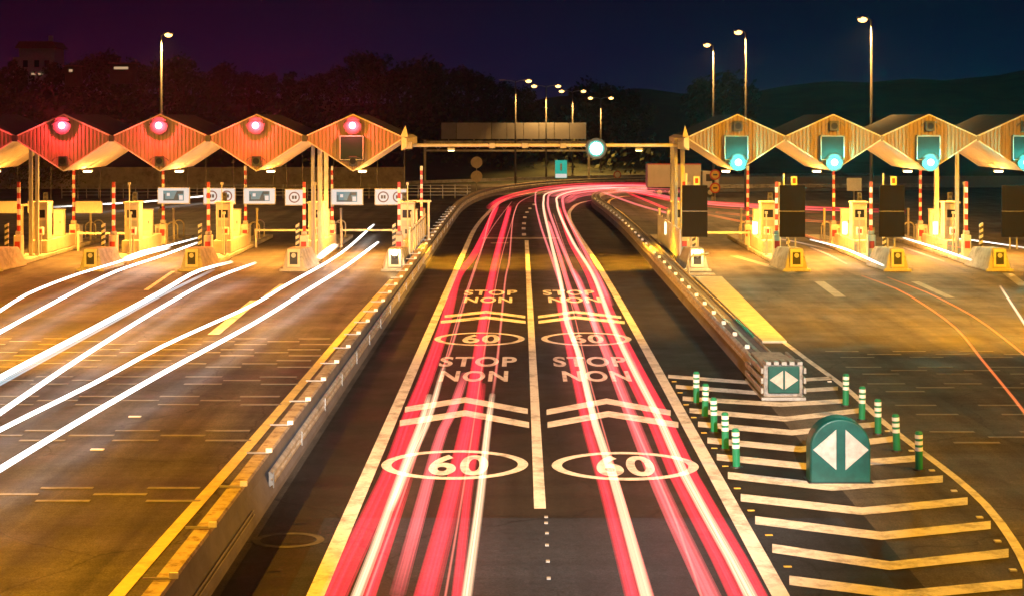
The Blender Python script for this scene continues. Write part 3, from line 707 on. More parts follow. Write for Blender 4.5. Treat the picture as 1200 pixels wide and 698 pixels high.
for i,x in enumerate(XIR):
    w='right toll island '+nm[i]
    island(x,'concrete toll island on the right, '+nm[i],1)
    t=thing('lane_board','tall dark two-part board standing on the '+w if i<3 else 'dark board at the right edge above the right toll island','board',(x+.02-(.45 if i==3 else 0)+(1.6 if i==3 else 0),ZI+1.3,1.0),0,'dark lane boards')
    up=MB().box(-.66,-.08,2.03,.66,.10,3.36).build('upper_panel',M['panel'],t,bevel=.02)
    lo=MB().box(-.66,-.08,.66,.66,.10,1.99).build('lower_panel',M['panel'],t,bevel=.02)
    MB().box(-.64,.0,1.991,.64,.09,2.029).build('seam_bar',M['galv'],t)
    for xx in (-.18,.18): MB().tube([(xx,.14,0),(xx,.14,3.3)],.045,8).build('leg',M['grey'],t)
    if i<3:
        t=thing('small_marker','small red and white marker on top of the '+['first','second','third'][i]+' dark board','sign',(x+.12,ZI+1.35,4.365),0,'markers on the boards')
        MB().box(-.15,-.04,0,.15,.04,.46).build('plate',M['white_m'],t); MB().box(-.08,-.055,.10,.08,-.042,.36).build('marking',M['red_m'],t)
        t=thing('thin_post','thin pale rod beside the marker on the '+['first','second','third'][i]+' dark board','post',(x-.42,ZI+1.35,4.365),0,'rods on the boards')
        MB().tube([(0,0,0),(0,0,.62)],.05,8).build('shaft',M['white_m'],t)
    place('gateA',None,(x-.1,ZI+5.6,.22),'short raised red and white barrier on the '+w,'raised barrier gates')
    if i>0: place('gateB',None,(x-.45,ZI+14,.22),'tall raised red and white barrier on the '+w,'raised barrier gates')
    place('mach',None,(x-.05,ZI+9.0,.95),'cream toll machine with hood on the '+w,'toll machines')
    place('cab',None,(x-.15,ZI+12,.95),'cream control cabinet on the '+w,'control cabinets')
    place('tp',None,(x-.45,ZI+6.9,.22),'thin cream post on the '+w,'thin posts on the islands')
    place('tp2',None,(x+.45,ZI+7.9,.22),'tall thin aerial post on the '+w,'aerial posts on the islands')
    place('tp3',None,(x-.42,ZI+17,.22),'thick short post at the rear of the '+w,'rear posts on the islands')
    place('haz',None,(x+.3,ZI+4.2,.22),'striped hazard post behind the nose of the '+w,'hazard posts')
    place('hoop',None,(x,ZI+18.5,.22),'pale bent guard hoop on the '+w,'guard hoops')
    lampbox(x-.62,ZI+10,1.5,'white lamp box on the side of the '+w)
def reader():
    t=thing('card_reader','','card reader'); MB().tube([(0,0,0),(0,0,1.1)],.05,8).build('stem',M['grey'],t); MB().box(-.16,-.12,1.1,.16,.12,1.52).build('head',M['white_m'],t,bevel=.02); MB().box(-.1,-.135,1.2,.1,-.122,1.42).build('reader_face',M['red_m'],t); return t
def pedestal():
    t=thing('lane_lamp_post','','signal post'); MB().tube([(0,0,0),(0,0,2.1)],.05,8).build('stem',M['cream'],t); MB().box(-.13,-.1,2.1,.13,.1,2.6).build('lamp_case',M['dark'],t,bevel=.02)
    for z in (2.23,2.47): MB().tube([(0,-.1,z),(0,-.125,z)],.08,12).build('lens',M['glass'],t)
    return t
def locker():
    t=thing('meter_locker','','locker'); MB().box(-.3,-.3,0,.3,.3,1.05).build('body',M['white_m'],t,bevel=.02); MB().box(-.22,-.315,.15,.22,-.302,.9).build('door',M['grey'],t); MB().box(-.33,-.33,1.055,.33,.33,1.1).build('lid',M['cream'],t); return t
for i,(x,sd) in enumerate([(q,'left') for q in XIL]+[(q,'right') for q in XIR]):
    k=i if sd=='left' else i-5; w=sd+' toll island '+nm[k]; m_=1 if sd=='left' else -1
    place('reader',reader,(x+.35*m_,ZI+7.3,.22),'small card reader with red face on the '+w,'card readers')
    place('ped',pedestal,(x-.3*m_,ZI+10.3,.95),'thin post with two dark lenses on the '+w,'lane lamp posts')
    place('lock',locker,(x-.05*m_,ZI+15.6,.22),'low pale meter locker on the '+w,'meter lockers')
# lit beacons on the two noses next to the road
for x,s in ((-6.55,'left'),(9.0,'right')):
    t=thing('nose_beacon','glowing warm beacon on the '+s+' island nose beside the central road','beacon',(x,ZI-.12,.95))
    MB().tube([(0,0,-.22),(0,0,-.12)],.14,12).build('foot',M['dark'],t); MB().sphere((0,0,0),.17,14,10).build('lens',M['e_warm'],t,smooth=True)
    light('beacon_light','POINT',(0,-.35,.05),120,(1,.7,.3),t,radius=.15)
# white slatted screens beside the first islands
def screen(x,y0,lab):
    t=thing('slatted_screen',lab,'screen',(x,y0,.22)); 
    for k in range(14):
        MB().box(-.03,k*.95,.15,.03,k*.95+.86,1.75).build('panel',M['white_m'],t,bevel=.01)
    for z in (.3,1.6): MB().box(.035,0,z,.075,13.2,z+.06).build('rail',M['galv'],t)
    for k in range(8): MB().box(.035,k*1.85,0,.09,k*1.85+.06,1.8).build('post',M['cream'],t)
screen(8.35,ZI+2.2,'white slatted screen on the right island beside the barrier')
screen(-5.98,ZI+2.2,'white slatted screen on the left island beside the barrier')
t=thing('hoop_rail','bent yellow guard rail around the nose of the first right island','guard hoop',(8.95,ZI-1.6,0))
MB().tube([(-.55,1.2,0),(-.55,.2,.05),(-.55,.1,.65),(-.35,0,.95),(.1,0,1.0),(.5,.6,1.0)],.06,8).build('tube',M['cream'],t,smooth=True)
MB().box(-.75,-.25,0,.75,.4,.05).build('base_plate',M['conc'],t)
# frames bridging posts (yellow gantries over machines)
def frame(x,y,w,h,lab):
    t=thing('portal_frame',lab,'frame',(x,y,.22),0,'cream portal frames')
    for s in (-1,1): MB().cbox(s*w/2,0,h/2,.12,.12,h).build('post',M['cream'],t)
    MB().cbox(0,0,h+.06,w+.3,.14,.12).build('crossbar',M['cream'],t)
frame(-6.1,ZI+10.5,1.3,2.75,'cream portal frame on the first left island')
frame(9.6,ZI+11,1.2,2.4,'cream portal frame on the first right island')
frame(-27.9,ZI+9,1.5,2.6,'cream portal frame on the farthest left island')
# lowered lane bars
for i,(x,y,w) in enumerate([(-14.4,ZI+14.5,3.6),(-9.2,ZI+14.5,3.6),(11.7,ZI+12.5,3.6),(-24.6,ZI+12,3.4)]):
    t=thing('lane_bar','thin pale bar lying across '+['the second','the first'][i] +' left lane' if i<2 else ('thin pale bar lying across '+['the first right lane','the fourth left lane'][i-2]),'lane bar',(x,y,1.05))
    MB().cbox(0,0,0,w,.07,.12).build('bar',M['cream'],t)
    for s in(-1,1): MB().box(s*w/2-.06,-.06,-1.05,s*w/2+.06,.06,.1).build('post',M['cream'],t)

# ------------------------------------------------------------------ lit sign boxes under the left canopy
ZB=92.2
def sign_box(px,py,w,h,kind,lab,lit=True):
    p=at(px,py,ZB); t=thing('sign_box' if lit else 'lane_sign_board',lab,'sign',(p.x,p.y,p.z),0,'sign boxes behind the left lanes')
    MB().cbox(0,.06,0,w,.14,h).build('case',M['grey'] if lit else M['cream'],t,bevel=.02)
    if lit:
        f=MB().cbox(0,-.02,0,w-.10,.014,h-.10).build('lit_face',M['e_boardw'],t)
        if kind=='card':
            MB().box(-.62,-.040,-.30,.62,-.028,.30).build('print',M['e_boardb'],f)
            mb=MB(); mb.hexa([(-.02,-.052,-.29),(.34,-.052,-.29),(.34,-.042,-.29),(-.02,-.042,-.29)],[(.10,-.052,.05),(.22,-.052,.29),(.22,-.042,.29),(.10,-.042,.05)])
            mb.box(.20,-.052,.10,.58,-.042,.28); mb.box(-.58,-.052,-.29,.05,-.042,-.20); mb.box(-.58,-.052,-.20,-.50,-.042,.1); mb.build('emblem',M['e_boardt'],f)
            mb=MB(); mb.box(-.40,-.052,-.02,-.22,-.042,.16); mb.box(.34,-.052,-.25,.56,-.042,.02); mb.build('emblem',M['e_boardw'],f)
        for cx in {'two':(-.45,.45),'one':(0,),'card':()}[kind]:
            mb=MB(); N_=28; vs=[]
            for k in range(N_):
                q=2*math.pi*k/N_
                for rr in (.33,.26): vs+=[(cx+rr*math.cos(q),-.04,rr*math.sin(q)),(cx+rr*math.cos(q),-.028,rr*math.sin(q))]
            fs=[]
            for k in range(N_):
                a_=4*k; b_=4*((k+1)%N_); fs+=[(a_,b_,b_+2,a_+2),(a_,a_+1,b_+1,b_),(a_+2,b_+2,b_+3,a_+3)]
            mb.add(vs,fs); mb.build('ring',M['e_boardr'],f)
            mb=MB(); mb.box(cx-.14,-.04,-.10,cx-.02,-.028,.10); mb.box(cx+.02,-.04,-.10,cx+.14,-.028,.10); mb.build('symbol',M['e_boardk'],f)
    for s in (-1,1): MB().tube([(s*w*.42,.06,h/2),(s*w*.42,.06,h/2+ (BT+1.1-p.z-h/2))],.02,6).build('hanger',M['dark'],t)
sign_box(203.5,229.5,1.95,1.0,'card','lit sign box with blue card picture, leftmost of the three')
sign_box(304,230,1.95,1.0,'card','lit sign box with blue card picture, middle of the three')
sign_box(406.5,231,1.95,1.0,'card','lit sign box with blue card picture, rightmost of the three')
sign_box(257,230,1.95,1.0,'two','lit sign box with two rings behind the third left island')
sign_box(345,231.5,1.15,1.0,'one','lit sign box with a single ring behind the second left island')
sign_box(458,231,1.95,1.0,'two','lit sign box with two rings nearest the central road')
sign_box(104,243,1.6,.72,'card','blank yellow-lit board between the fourth and third left lanes',False)
sign_box(47,243,1.5,.72,'card','blank yellow-lit board at the fifth left lane',False)
sign_box(8,243,1.5,.72,'card','blank yellow-lit board at the left edge',False)

# ------------------------------------------------------------------ background structures
t=thing('sign_gantry','dark gantry with the grey backs of large sign panels across road','sign gantry',(0,186,0))
s_=186/F
X0,X1=(498-VX)*s_,(690-VX)*s_
for x in (X0,X1): MB().cbox(x,0,2.6,.28,.3,5.2).build('post',M['galv'],t)
MB().cbox((X0+X1)/2,0,3.9,X1-X0,.3,.22).build('lower_beam',M['galv'],t); MB().cbox((X0+X1)/2,0,4.95,X1-X0+.3,.3,.26).build('upper_beam',M['galv'],t)
mb=MB(); k=X0
while k<X1-1: mb.tube([(k,0,4.0),(k+.8,0,4.85)],.05,6); mb.tube([(k+.8,0,4.85),(k+1.6,0,4.0)],.05,6); k+=1.6
mb.build('lattice',M['galv'],t)
xa,xb=(517-VX)*s_,(687-VX)*s_
widths=[20,46,20,0,22,20,20,20,22]; tot=sum(widths); x=xa
for w in widths:
    if not w: continue
    ww=(xb-xa)*w/tot; MB().box(x+.03,-.3,5.30,x+ww-.03,-.22,7.28).build('panel_back',M['gsign'] if w!=46 else M['grey'],t); 
    MB().cbox(x+ww/2,-.18,6.0,.1,.08,2.3).build('bracket',M['galv'],t); x+=ww

def round_signs(px,pys,ybase,r,front,lab,disc,rim):
    p=g(px,ybase); t=thing('round_sign',lab,'road sign',p); s=F/p.y
    top=H-(pys[0]-VY)/s
    MB().tube([(0,.05,0),(0,.05,top+.1)],.05,8).build('post',M['galv'],t)
    for py in pys:
        z=H-(py-VY)/s; rr=r/s
        d=MB().tube([(0,.0,z),(0,-.03,z)],rr,24).build('disc',M[rim],t)
        MB().tube([(0,-.032,z),(0,-.045,z)],rr*.72,24).build('face',M[disc],d)
        if front: MB().box(-rr*.4,-.06,z-rr*.14,rr*.4,-.047,z+rr*.14).build('symbol',M['black_m'],d)
    return t
round_signs(558.5,(190.5,207),224,6.8,False,'pair of round sign backs on one post left of the road','cream','cream')
round_signs(723.5,(205,),217,4.6,False,'small round white sign with red rim by the far bend','white_m','red_m')
t=round_signs(838,(205,220.5),236,6.3,True,'pair of round red-rimmed signs on one post right of the lorry','ywpost','red_m')
p=g(657.5,216.5); s=F/p.y
t=thing('turquoise_sign','turquoise rectangular sign with white strip on two posts','road sign',p)
for x in (-.45,.45): MB().tube([(x,.06,0),(x,.06,3.0)],.04,8).build('post',M['galv'],t)
z0,z1=H-(209-VY)/s,H-(188-VY)/s
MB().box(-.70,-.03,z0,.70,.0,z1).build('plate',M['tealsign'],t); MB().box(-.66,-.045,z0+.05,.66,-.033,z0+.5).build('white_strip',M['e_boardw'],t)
MB().box(-.1,-.045,z0+.9,.1,-.033,z1-.4).build('arrow_marking',M['white_m'],t)
p=g(1001,243); s=F/p.y
t=thing('blank_sign','pale blank rectangular sign board on one post behind right lanes','road sign',p)
MB().tube([(0,.06,0),(0,.06,2.5)],.05,8).build('post',M['galv'],t); MB().box(-.65,-.03,H-(224-VY)/s,.65,.0,H-(209-VY)/s).build('plate',M['white_m'],t)

# lorry behind the right toll
ly=thing('lorry','pale box lorry standing behind the right toll lanes','lorry',(12.4,152,0))
bx=MB().box(0,0,1.0,5.3,2.4,3.25).build('cargo_box',M['lorry'],ly,bevel=.04)
mb=MB(); mb.box(-.02,-.02,3.255,5.32,.06,3.34); mb.build('top_rail',M['red_m'],bx)
cab=MB(); cab.extrude([(5.45,.6),(7.1,.6),(7.1,1.6),(6.8,2.5),(5.45,2.6)],.1,2.3); cb_=cab.build('cab',M['lorry'],ly,bevel=.05)
MB().box(5.8,.08,1.6,6.7,.096,2.3).build('side_window',M['glass'],cb_)
MB().box(.1,.4,.7,5.6,2.0,.96).build('chassis',M['dark'],ly)
for x in (1.2,2.3,6.2):
    for y in (.05,2.05):
        w=MB().tube([(x,y,.5),(x,y+.3,.5)],.5,18).build('wheel',M['tyre'],ly); MB().tube([(x,y-.01,.5),(x,y+.05,.5)],.25,14).build('rim',M['galv'],w)

# railing and retaining wall behind the left lanes
t=thing('metal_railing','long metal railing behind the left toll lanes','railing',(-45,150,0))
for k in range(34): MB().box(k*1.2,0,0,k*1.2+.07,.07,1.35).build('post',M['galv'],t)
mb=MB(); 
for k in range(4): MB().box(0,-.03,.3+.32*k,40,.0,.36+.32*k).build('rail',M['galv'],t)
t=MB().box(-70,170,0,-13,170.6,2.4).build('retaining_wall',M['conc']); tag(t,'low concrete retaining wall at the foot of the left hillside','wall')
t=MB().sweep(catmull([Vector((-13,172,0)),Vector((0,182,0)),Vector((12,190,0)),Vector((45,197,0))],3),[(-.04,.45),(-.04,.8),(.04,.8),(.04,.45)]).build('guard_rail',M['galv'])
tag(t,'far steel guard rail along the outside of the bend','guard rail')
t=MB().sweep([Vector((22,172,0)),Vector((95,176,0))],[(-.05,.0),(-.05,1.3),(.05,1.3),(.05,.0)]).build('low_fence',M['grey']); tag(t,'low dark fence behind the right toll lanes','fence')

# ------------------------------------------------------------------ street lamps
def street_lamp(x,y,h,arms,lab,en,grp,lit=(True,True),spot=R(150),col=(1,.50,.12),aim=None):
    t=thing('street_lamp',lab,'street lamp',(x,y,0),0,grp)
    MB().tube([(0,0,0),(0,0,h*.5),(0,0,h)],[.13,.10,.065],10).build('pole',M['pole'],t,smooth=True)
    MB().cbox(0,0,.2,.4,.4,.4).build('base',M['conc'],t)
    for j,(dx,dy) in enumerate(arms):
        MB().tube([(0,0,h-.15),(dx*.4,dy*.4,h+.02),(dx,dy,h+.08)],.04,8).build('arm',M['galv'],t,smooth=True)
        L=(dx*dx+dy*dy)**.5; ux,uy=dx/L,dy/L
        hd=MB().cbox(0,0,.04,.75,.32,.13).build('lamp_head',M['grey'],t,bevel=.03); hd.location=(dx+ux*.3,dy+uy*.3,h+.06); hd.rotation_euler=(0,0,math.atan2(dy,dx))
        if lit[j]:
            MB().sphere((0,0,-.08),.27,14,10,sq=(1.25,.85,.75)).build('lamp_glass',M['e_sod'],hd,smooth=True)
            lc=(dx+ux*.3,dy+uy*.3,h-.32)
            light('lamp_light','SPOT',lc,en,col,t,target=(lc[0],lc[1],0) if aim is None else (aim[0]-x,aim[1]-y,0),radius=.15,spot_size=spot,spot_blend=.5)
    return t
G='twin street lamps along the far bend'
for i,(px,yt,Y) in enumerate([(604,95,169),(640,101,185),(671,107,203),(704,115,216)]):
    p=at(px,yt,Y)
    street_lamp(p.x,Y,p.z,((1.15,0),(-1.15,0)),on5[i]+' twin-headed street lamp from the left in the row at the bend',10000,G,(True,i>0),R(105))
G='tall single street lamps'
for px,yt,Y,d,l in [(1021,23,105,-1,'tall street lamp behind the right canopy, nearest and rightmost of three'),(874,38,124,-1,'tall street lamp behind the right canopy, middle of three'),(836,53,146,-1,'tall street lamp behind the right canopy, farthest and lowest of three'),(189,41,127,1,'lone tall street lamp behind the left canopy')]:
    p=at(px,yt,Y); street_lamp(p.x,Y,p.z,((d*.35,-.1),),l,11000,G,(True,True))
# the same masts go on along both sides of the plaza, beyond the picture's edges; they light its near part
ML=[(-25,50,'left',(-17,61),SOD,85000),(-22,22,'left',(-17,29),SOD,62000),(27,52,'right',(18,66),SOD,115000),(25,24,'right',(14,36),SOD,38000)]
for i,(x,y,sd,aim,c,e) in enumerate(ML):
    street_lamp(x,y,14.8,((1.0 if x<0 else -1.0,0),),f'tall street lamp on the {sd} verge of the plaza, '+('farther one' if y>40 else 'nearer one'),e,G,(True,),R(94 if y>40 else 104),c,aim)

street_lamp(3.5,-9,15.5,((0,1.0),),'unseen neutral white lamp added behind the viewpoint to whiten the middle of the road',175000,None,(True,),R(22.5),(1,.90,.80),(.4,47))  # lamp added out of view to whiten the centre road and its lines
# ------------------------------------------------------------------ hills, trees, house
def terrain(name,x0,x1,y0,y1,nx,ny,fn):
    vs=[];fs=[]
    for j in range(ny+1):
        for i in range(nx+1):
            x=x0+(x1-x0)*i/nx; y=y0+(y1-y0)*j/ny; vs.append((x,y,fn(x,y)))
    for j in range(ny):
        for i in range(nx): a_=j*(nx+1)+i; fs.append((a_,a_+1,a_+nx+2,a_+nx+1))
    o=MB().add(vs,fs).build(name,M['hill'],smooth=True); o['kind']='structure'; return o
def ss(a,b,x):
    t=max(0,min(1,(x-a)/(b-a))); return t*t*(3-2*t)
def hl(x,y):
    return -.5+ (11.5+1.2*math.sin(x*.05)+.8*math.sin(x*.13+y*.07))*ss(190,285,y)*ss(40,-30,x)+ 1.0*math.sin(x*.3)*math.cos(y*.2)*ss(190,250,y)
terrain('left_hill',-320,60,186,420,90,50,hl)
def hr(x,y):
    return -1+ (20+13*ss(60,330,x)-9*ss(60,-40,x)+1.2*math.sin(x*.06)+.7*math.sin(x*.17))*ss(420,620,y)
terrain('right_hill',-150,520,400,700,110,30,hr)
def make_tree(name,hgt,cr,seed,n=900,m='leaf',trunk=True):
    rr=random.Random(seed); t=thing(name,'','tree')
    MB().tube([(0,0,-.5),(.1,.05,hgt*.35),(.0,.1,hgt*.7)],[hgt*.035,hgt*.025,hgt*.012],8).build('trunk',M['bark'],t,smooth=True)
    mb=MB(); cl_=[]
    for k in range(22):
        a_=rr.random()*6.28; q=rr.random()**.5; z=hgt*(.35+.6*rr.random()); sp=1-abs((z/hgt-.58)/.5)**2
        cl_.append((cr*q*max(.2,sp)*math.cos(a_)*.85,cr*q*max(.2,sp)*math.sin(a_)*.85,z,cr*(.22+.2*rr.random())))
    limb=MB()
    for c in cl_[:7]: limb.tube([(0,.05,hgt*.3),(c[0]*.5,c[1]*.5,(hgt*.3+c[2])/2),(c[0],c[1],c[2])],[hgt*.014,hgt*.009,hgt*.004],6)
    limb.build('limb',M['bark'],t)
    for _ in range(n):
        c=rr.choice(cl_); u=Vector((rr.gauss(0,1),rr.gauss(0,1),rr.gauss(0,1))).normalized()*c[3]*rr.random()**.4
        p=Vector(c[:3])+u; s=hgt*.022*(.6+rr.random()); a_=Vector((rr.gauss(0,1),rr.gauss(0,1),rr.gauss(0,1))).normalized(); b_=a_.orthogonal().normalized(); 
        c2=a_.cross(b_); mb.add([p-b_*s*1.4,p-c2*s*.7,p+b_*s*1.4,p+c2*s*.7],[(0,1,2,3)])
    mb.build('crown',M[m],t,fix=False)
    return t
protos=[make_tree('tree',9,4.2,3,1500),make_tree('tree',8,3.6,11,1400),make_tree('tree',10.5,3.2,23,1400)]
TR=[(-8,80,255),(20,70,262),(62,73,270),(95,72,262),(122,62,268),(140,70,258),(165,76,262),(205,68,262),(215,82,250),(250,92,262),(262,76,270),(292,86,262),(318,88,268),(345,84,262),(372,88,270),(398,80,262),(424,64,268),(440,66,260),(462,82,262),(492,70,265),(505,78,262),(528,84,270),(548,82,268),(568,92,262),(590,98,270),(612,104,262),(698,98,300),(712,106,300),(742,108,330),(828,92,330),(848,90,335)]
rr=random.Random(5); used=[0,0,0]
def ordinal(n): 
    w=['first','second','third','fourth','fifth','sixth','seventh','eighth','ninth','tenth','eleventh','twelfth','thirteenth','fourteenth','fifteenth','sixteenth','seventeenth','eighteenth','nineteenth','twentieth']
    return w[n] if n<20 else 'twenty-'+w[n-20]
cl_n=0
for i,(px,py,Y) in enumerate(TR):
    k=rr.randrange(3); hh=(9,8,10.5)[k]; p=at(px,py,Y); sc=.8+.45*rr.random()
    if px<640: base=hl(p.x,Y); lab=ordinal(i)+' dark tree from the left on the unlit hillside'
    else: base=p.z-hh*1.0; lab=['dark tree right of the twin lamps, left of two','dark tree right of the twin lamps, right of two','dark tree on the far slope right of the bend','left dark tree of a pair before the right ridge','right dark tree of a pair before the right ridge'][i-26]
    sc=max(.45,min(1.6,(p.z-base)/hh)) if px<640 else 1
    b0=p.z-hh*sc
    if px>=640: sc=max(.5,min(2.2,(p.z+.5)/hh)); b0=p.z-hh*sc
    if not used[k]: t=protos[k]; used[k]=1; t.location=(p.x,Y,b0); t['label']=lab
    else: t=dup(protos[k],(p.x,Y,b0),lab)
    t['group']='dark background trees'; t.scale=(sc*1.1,sc*1.1,sc); t.rotation_euler=(0,0,rr.random()*6)
bt=make_tree('bush',4.2,4.5,77,2600,'bush'); p=g(22,228); bt.location=(p.x,p.y+6,-.3); bt['label']='wide pale bush behind the far left toll lanes'; bt['category']='bush'
# understorey: the wood's dark mass between the trees
rr=random.Random(9); mb=MB()
for _ in range(16000):
    x=rr.uniform(-140,22); y=rr.uniform(215,300); z=hl(x,y)+rr.random()**1.5*4.2-.3; s=.3+.35*rr.random()
    a_=Vector((rr.gauss(0,1),rr.gauss(0,1),rr.gauss(0,1))).normalized(); b_=a_.orthogonal().normalized(); c2=a_.cross(b_); p=Vector((x,y,z))
    mb.add([p-b_*s,p-c2*s*.6,p+b_*s,p+c2*s*.6],[(0,1,2,3)])
o=mb.build('undergrowth',M['leaf'],fix=False); tag(o,'dark undergrowth covering the left hillside','undergrowth',kind='stuff')
# house
p=at(45,62,285); hb=hl(p.x,285)
t=thing('hillside_house','dim pale house on the dark hilltop at far left','house',(p.x,285,p.z-2.6))
w_=MB().box(-3.6,0,-3,3.0,6,3.4).build('wall',M['plaster'],t)
mb=MB(); mb.extrude([(-4.3,3.4),(3.7,3.4),(2.6,4.7),(-3.4,4.7)],-.5,6.5); rf=mb.build('roof',M['tile'],t); MB().cbox(1.4,3,5.2,.7,.7,1.4).build('chimney',M['plaster'],rf)
MB().box(-4.9,.5,-3,-3.62,5,1.8).build('side_wing',M['plaster'],t)
for x,l in ((-2.4,0),(-.3,1),(1.6,0)): 
    fr=MB().box(x-.55,-.05,-.2,x+.55,-.003,1.3).build('window',M['plaster'],t); MB().box(x-.45,-.07,-.1,x+.45,-.053,1.2).build('pane',M['glass'],fr)
for x in (-.9,.4): MB().box(x-.35,-.25,-1.5,x+.35,-.06,-1.2).build('wall_lamp',M['e_small'],t)
for px,py,w,l in ((83,83,.5,'small lit hut window below the hilltop house'),(142,80,2.0,'long lit hut window on the dark hillside')):
    p=at(px,py,215); t=thing('hillside_hut','hut on the dark hillside showing a '+('small square' if w<1 else 'long low')+' lit window','hut',(p.x,215,p.z-1.6))
    MB().box(-w/2-.6,0,-.6,w/2+.6,2.5,2.2).build('wall',M['bark'],t); MB().box(-w/2-.8,-.2,2.205,w/2+.8,2.7,2.35).build('roof',M['tile'],t)
    f=MB().box(-w/2-.08,-.06,1.35,w/2+.08,-.003,1.85).build('window',M['bark'],t); MB().box(-w/2,-.08,1.42,w/2,-.063,1.78).build('pane',M['e_small'],f)

# ------------------------------------------------------------------ light trails (glowing tubes at lamp height above the lanes)
TM={'red':trailmat('red_glow',(1,.03,.055),1.0),'deep':trailmat('deep_red_glow',(1,.03,.05),.45),'pink':trailmat('pink_glow',(1,.20,.20),.85),'salmon':trailmat('salmon_glow',(1,.13,.14),.95),'thin':trailmat('thin_pink_glow',(1,.22,.16),.55),
    'cream':trailmat('cream_glow',(1,.60,.36),1.15),'white':trailmat('white_glow',(1,.95,.88),8),'blue':trailmat('cool_white_glow',(.55,.85,1),.6),'amber':trailmat('amber_glow',(1,.20,.05),.7),'palew':trailmat('pale_glow',(1,.75,.55),.8)}
TG={'red':'red light trails on the central road','white':'white light trails in the left lanes','far':'red light trails on the far bend','right':'light trails in the right lanes'}
def trail(pts,w,m,lab,grp,z=.75,hgt=.4,extend=None):
    if m=='white': w*=1.12
    P=[g(x,y,z) for x,y in pts]
    if extend:
        d=(P[-1]-P[-2]).normalized(); k=(P[-1].y-14)/max(1e-3,-d.y); P.append(P[-1]+d*k)
    P=catmull(P,2.0); o0=P[len(P)//2].copy(); o0.z=0
    n=40 if w>.15 else 16; mb=MB(); L=len(P); prof=[]; rs=random.Random(int(w*1000)+len(lab)); sk_=[rs.choice((.45,.7,.95,1.25)) if w>.15 else 1 for _ in range(n)]
    for k in range(n): t=2*math.pi*k/n; prof.append((math.cos(t)*w/2, math.sin(t)*w/2*hgt))
    vs=[];at_=[];fs=[]
    for i,p in enumerate(P):
        d=P[min(i+1,L-1)]-P[max(i-1,0)]; d.z=0; d.normalize(); r=Vector((d.y,-d.x,0))
        e=min(1,.25+i*.4,.25+(L-1-i)*.4)
        for k,(a_,b_) in enumerate(prof):
            q=p+r*a_-o0; vs.append((q.x,q.y,q.z+b_)); at_.append(e*sk_[k]*(.05+.95*(max(0,1-abs(a_)/(w*.5))**(1.35 if m=='white' else (.55 if w>.18 else .9)))))
    for i in range(L-1):
        for k in range(n): fs.append((i*n+k,i*n+(k+1)%n,(i+1)*n+(k+1)%n,(i+1)*n+k))
    fs+=[tuple(range(n)),tuple((L-1)*n+k for k in reversed(range(n)))]
    mb.add(vs,fs,0,at_); o=mb.build('light_trail',TM[m],smooth=True,attr=True,loc=o0)
    tag(o,lab,'light trail',TG[grp]); return o
trail([(582.5,241),(554,301),(537.5,322),(521,380),(497,449),(482,486),(457.5,556.7),(411.5,652.5),(391,697)],0.429,'red','broad red trail at the far left of the left central lane','red',extend=1)
trail([(620,228),(590,236),(578,247),(565,290),(549.5,337),(542,362),(527,413),(519.5,431)],.10,'thin','thin pink trail right beside the broad red trail at far left','red')
trail([(519.5,431),(500,497),(487,525),(465,579.7),(458,596)],0.171,'cream','short cream trail ending by the left 60','red')
trail([(503,463),(496,487.7),(470,556),(440,640),(419,694.6)],0.186,'cream','long cream trail left of centre in the left central lane','red',extend=1)
trail([(478,560),(455,630),(433,695)],0.221,'red','red trail hugging the right side of the long left cream trail','red',extend=1)
trail([(545,438),(527,488),(519,503),(488,614),(466,694.6)],0.263,'salmon','salmon trail ending short at the bottom of the left lane','red')
trail([(597.5,242.5),(584,292),(575,334),(566,383),(555,460),(549.5,491.5),(530,579.7),(500,694.6)],0.390,'red','broad red trail in the middle of the left central lane','red',extend=1)
trail([(566,450),(560,500),(548,580),(536,694.6)],0.182,'red','narrow red trail left of the right cream trail in left lane','red',extend=1)
trail([(640,224),(612,235),(603.5,247),(596,310),(593,322),(587,380),(581,437),(577,464)],.10,'thin','thin pink trail nearest the centre line in the left lane','red')
trail([(577,462),(572,497),(563,579.7),(547,696)],0.178,'cream','cream trail nearest the centre line in the left lane','red',extend=1)
trail([(654,350),(668,410),(680,464),(691,510),(706,560),(741,694.6)],0.260,'red','red trail along the left of the right lane cream trail','red',extend=1)
trail([(700,216.5),(655,219),(632,223),(627.5,231),(632,259),(647,304),(660,345),(680,430),(700,510)],.16,'pink','pink trail along the left of the right central lane','red')
trail([(730,217),(670,221),(643,226),(637,236),(645,280),(657.5,332),(665,380),(677,410),(698,497),(718,556.7),(756.5,694.6)],0.194,'cream','long cream trail in the left half of the right lane','red',extend=1)
trail([(643,260),(656,300),(668,340),(680,372)],.22,'salmon','short wide salmon trail in the right lane near the bend','red')
trail([(671,316),(677,326),(695,374),(710,410),(740,488),(775.6,576),(833,698)],0.325,'salmon','broad salmon trail in the middle of the right lane','red',extend=1)
trail([(760,219),(690,222),(657,229),(653,240),(671,283),(695,322),(716,377),(740,428),(776,497),(802.5,556.7),(856,652.5),(880,698)],0.209,'cream','long cream trail nearest the right edge line','red',extend=1)
trail([(655,243),(668,283),(689,322),(709,377),(732,428),(766,497),(791,556.7),(841,652.5),(863,698)],0.260,'red','red trail left of the cream trail by the right edge line','red',extend=1)
trail([(700,322),(722,377),(748,428),(785,497),(813,556.7),(868,652.5),(892,698)],0.221,'red','red trail right of the cream trail by the right edge line','red',extend=1)
trail([(720,219),(672,221.5),(648,226),(642,236),(652,272),(672,320),(690,360),(700,392)],.22,'pink','pink trail merging into the right lane below the bend','red')
trail([(740,220),(690,223),(664,229),(660,241),(680,284),(702,326),(716,356)],.26,'salmon','salmon trail beside the right edge line below the bend','red')
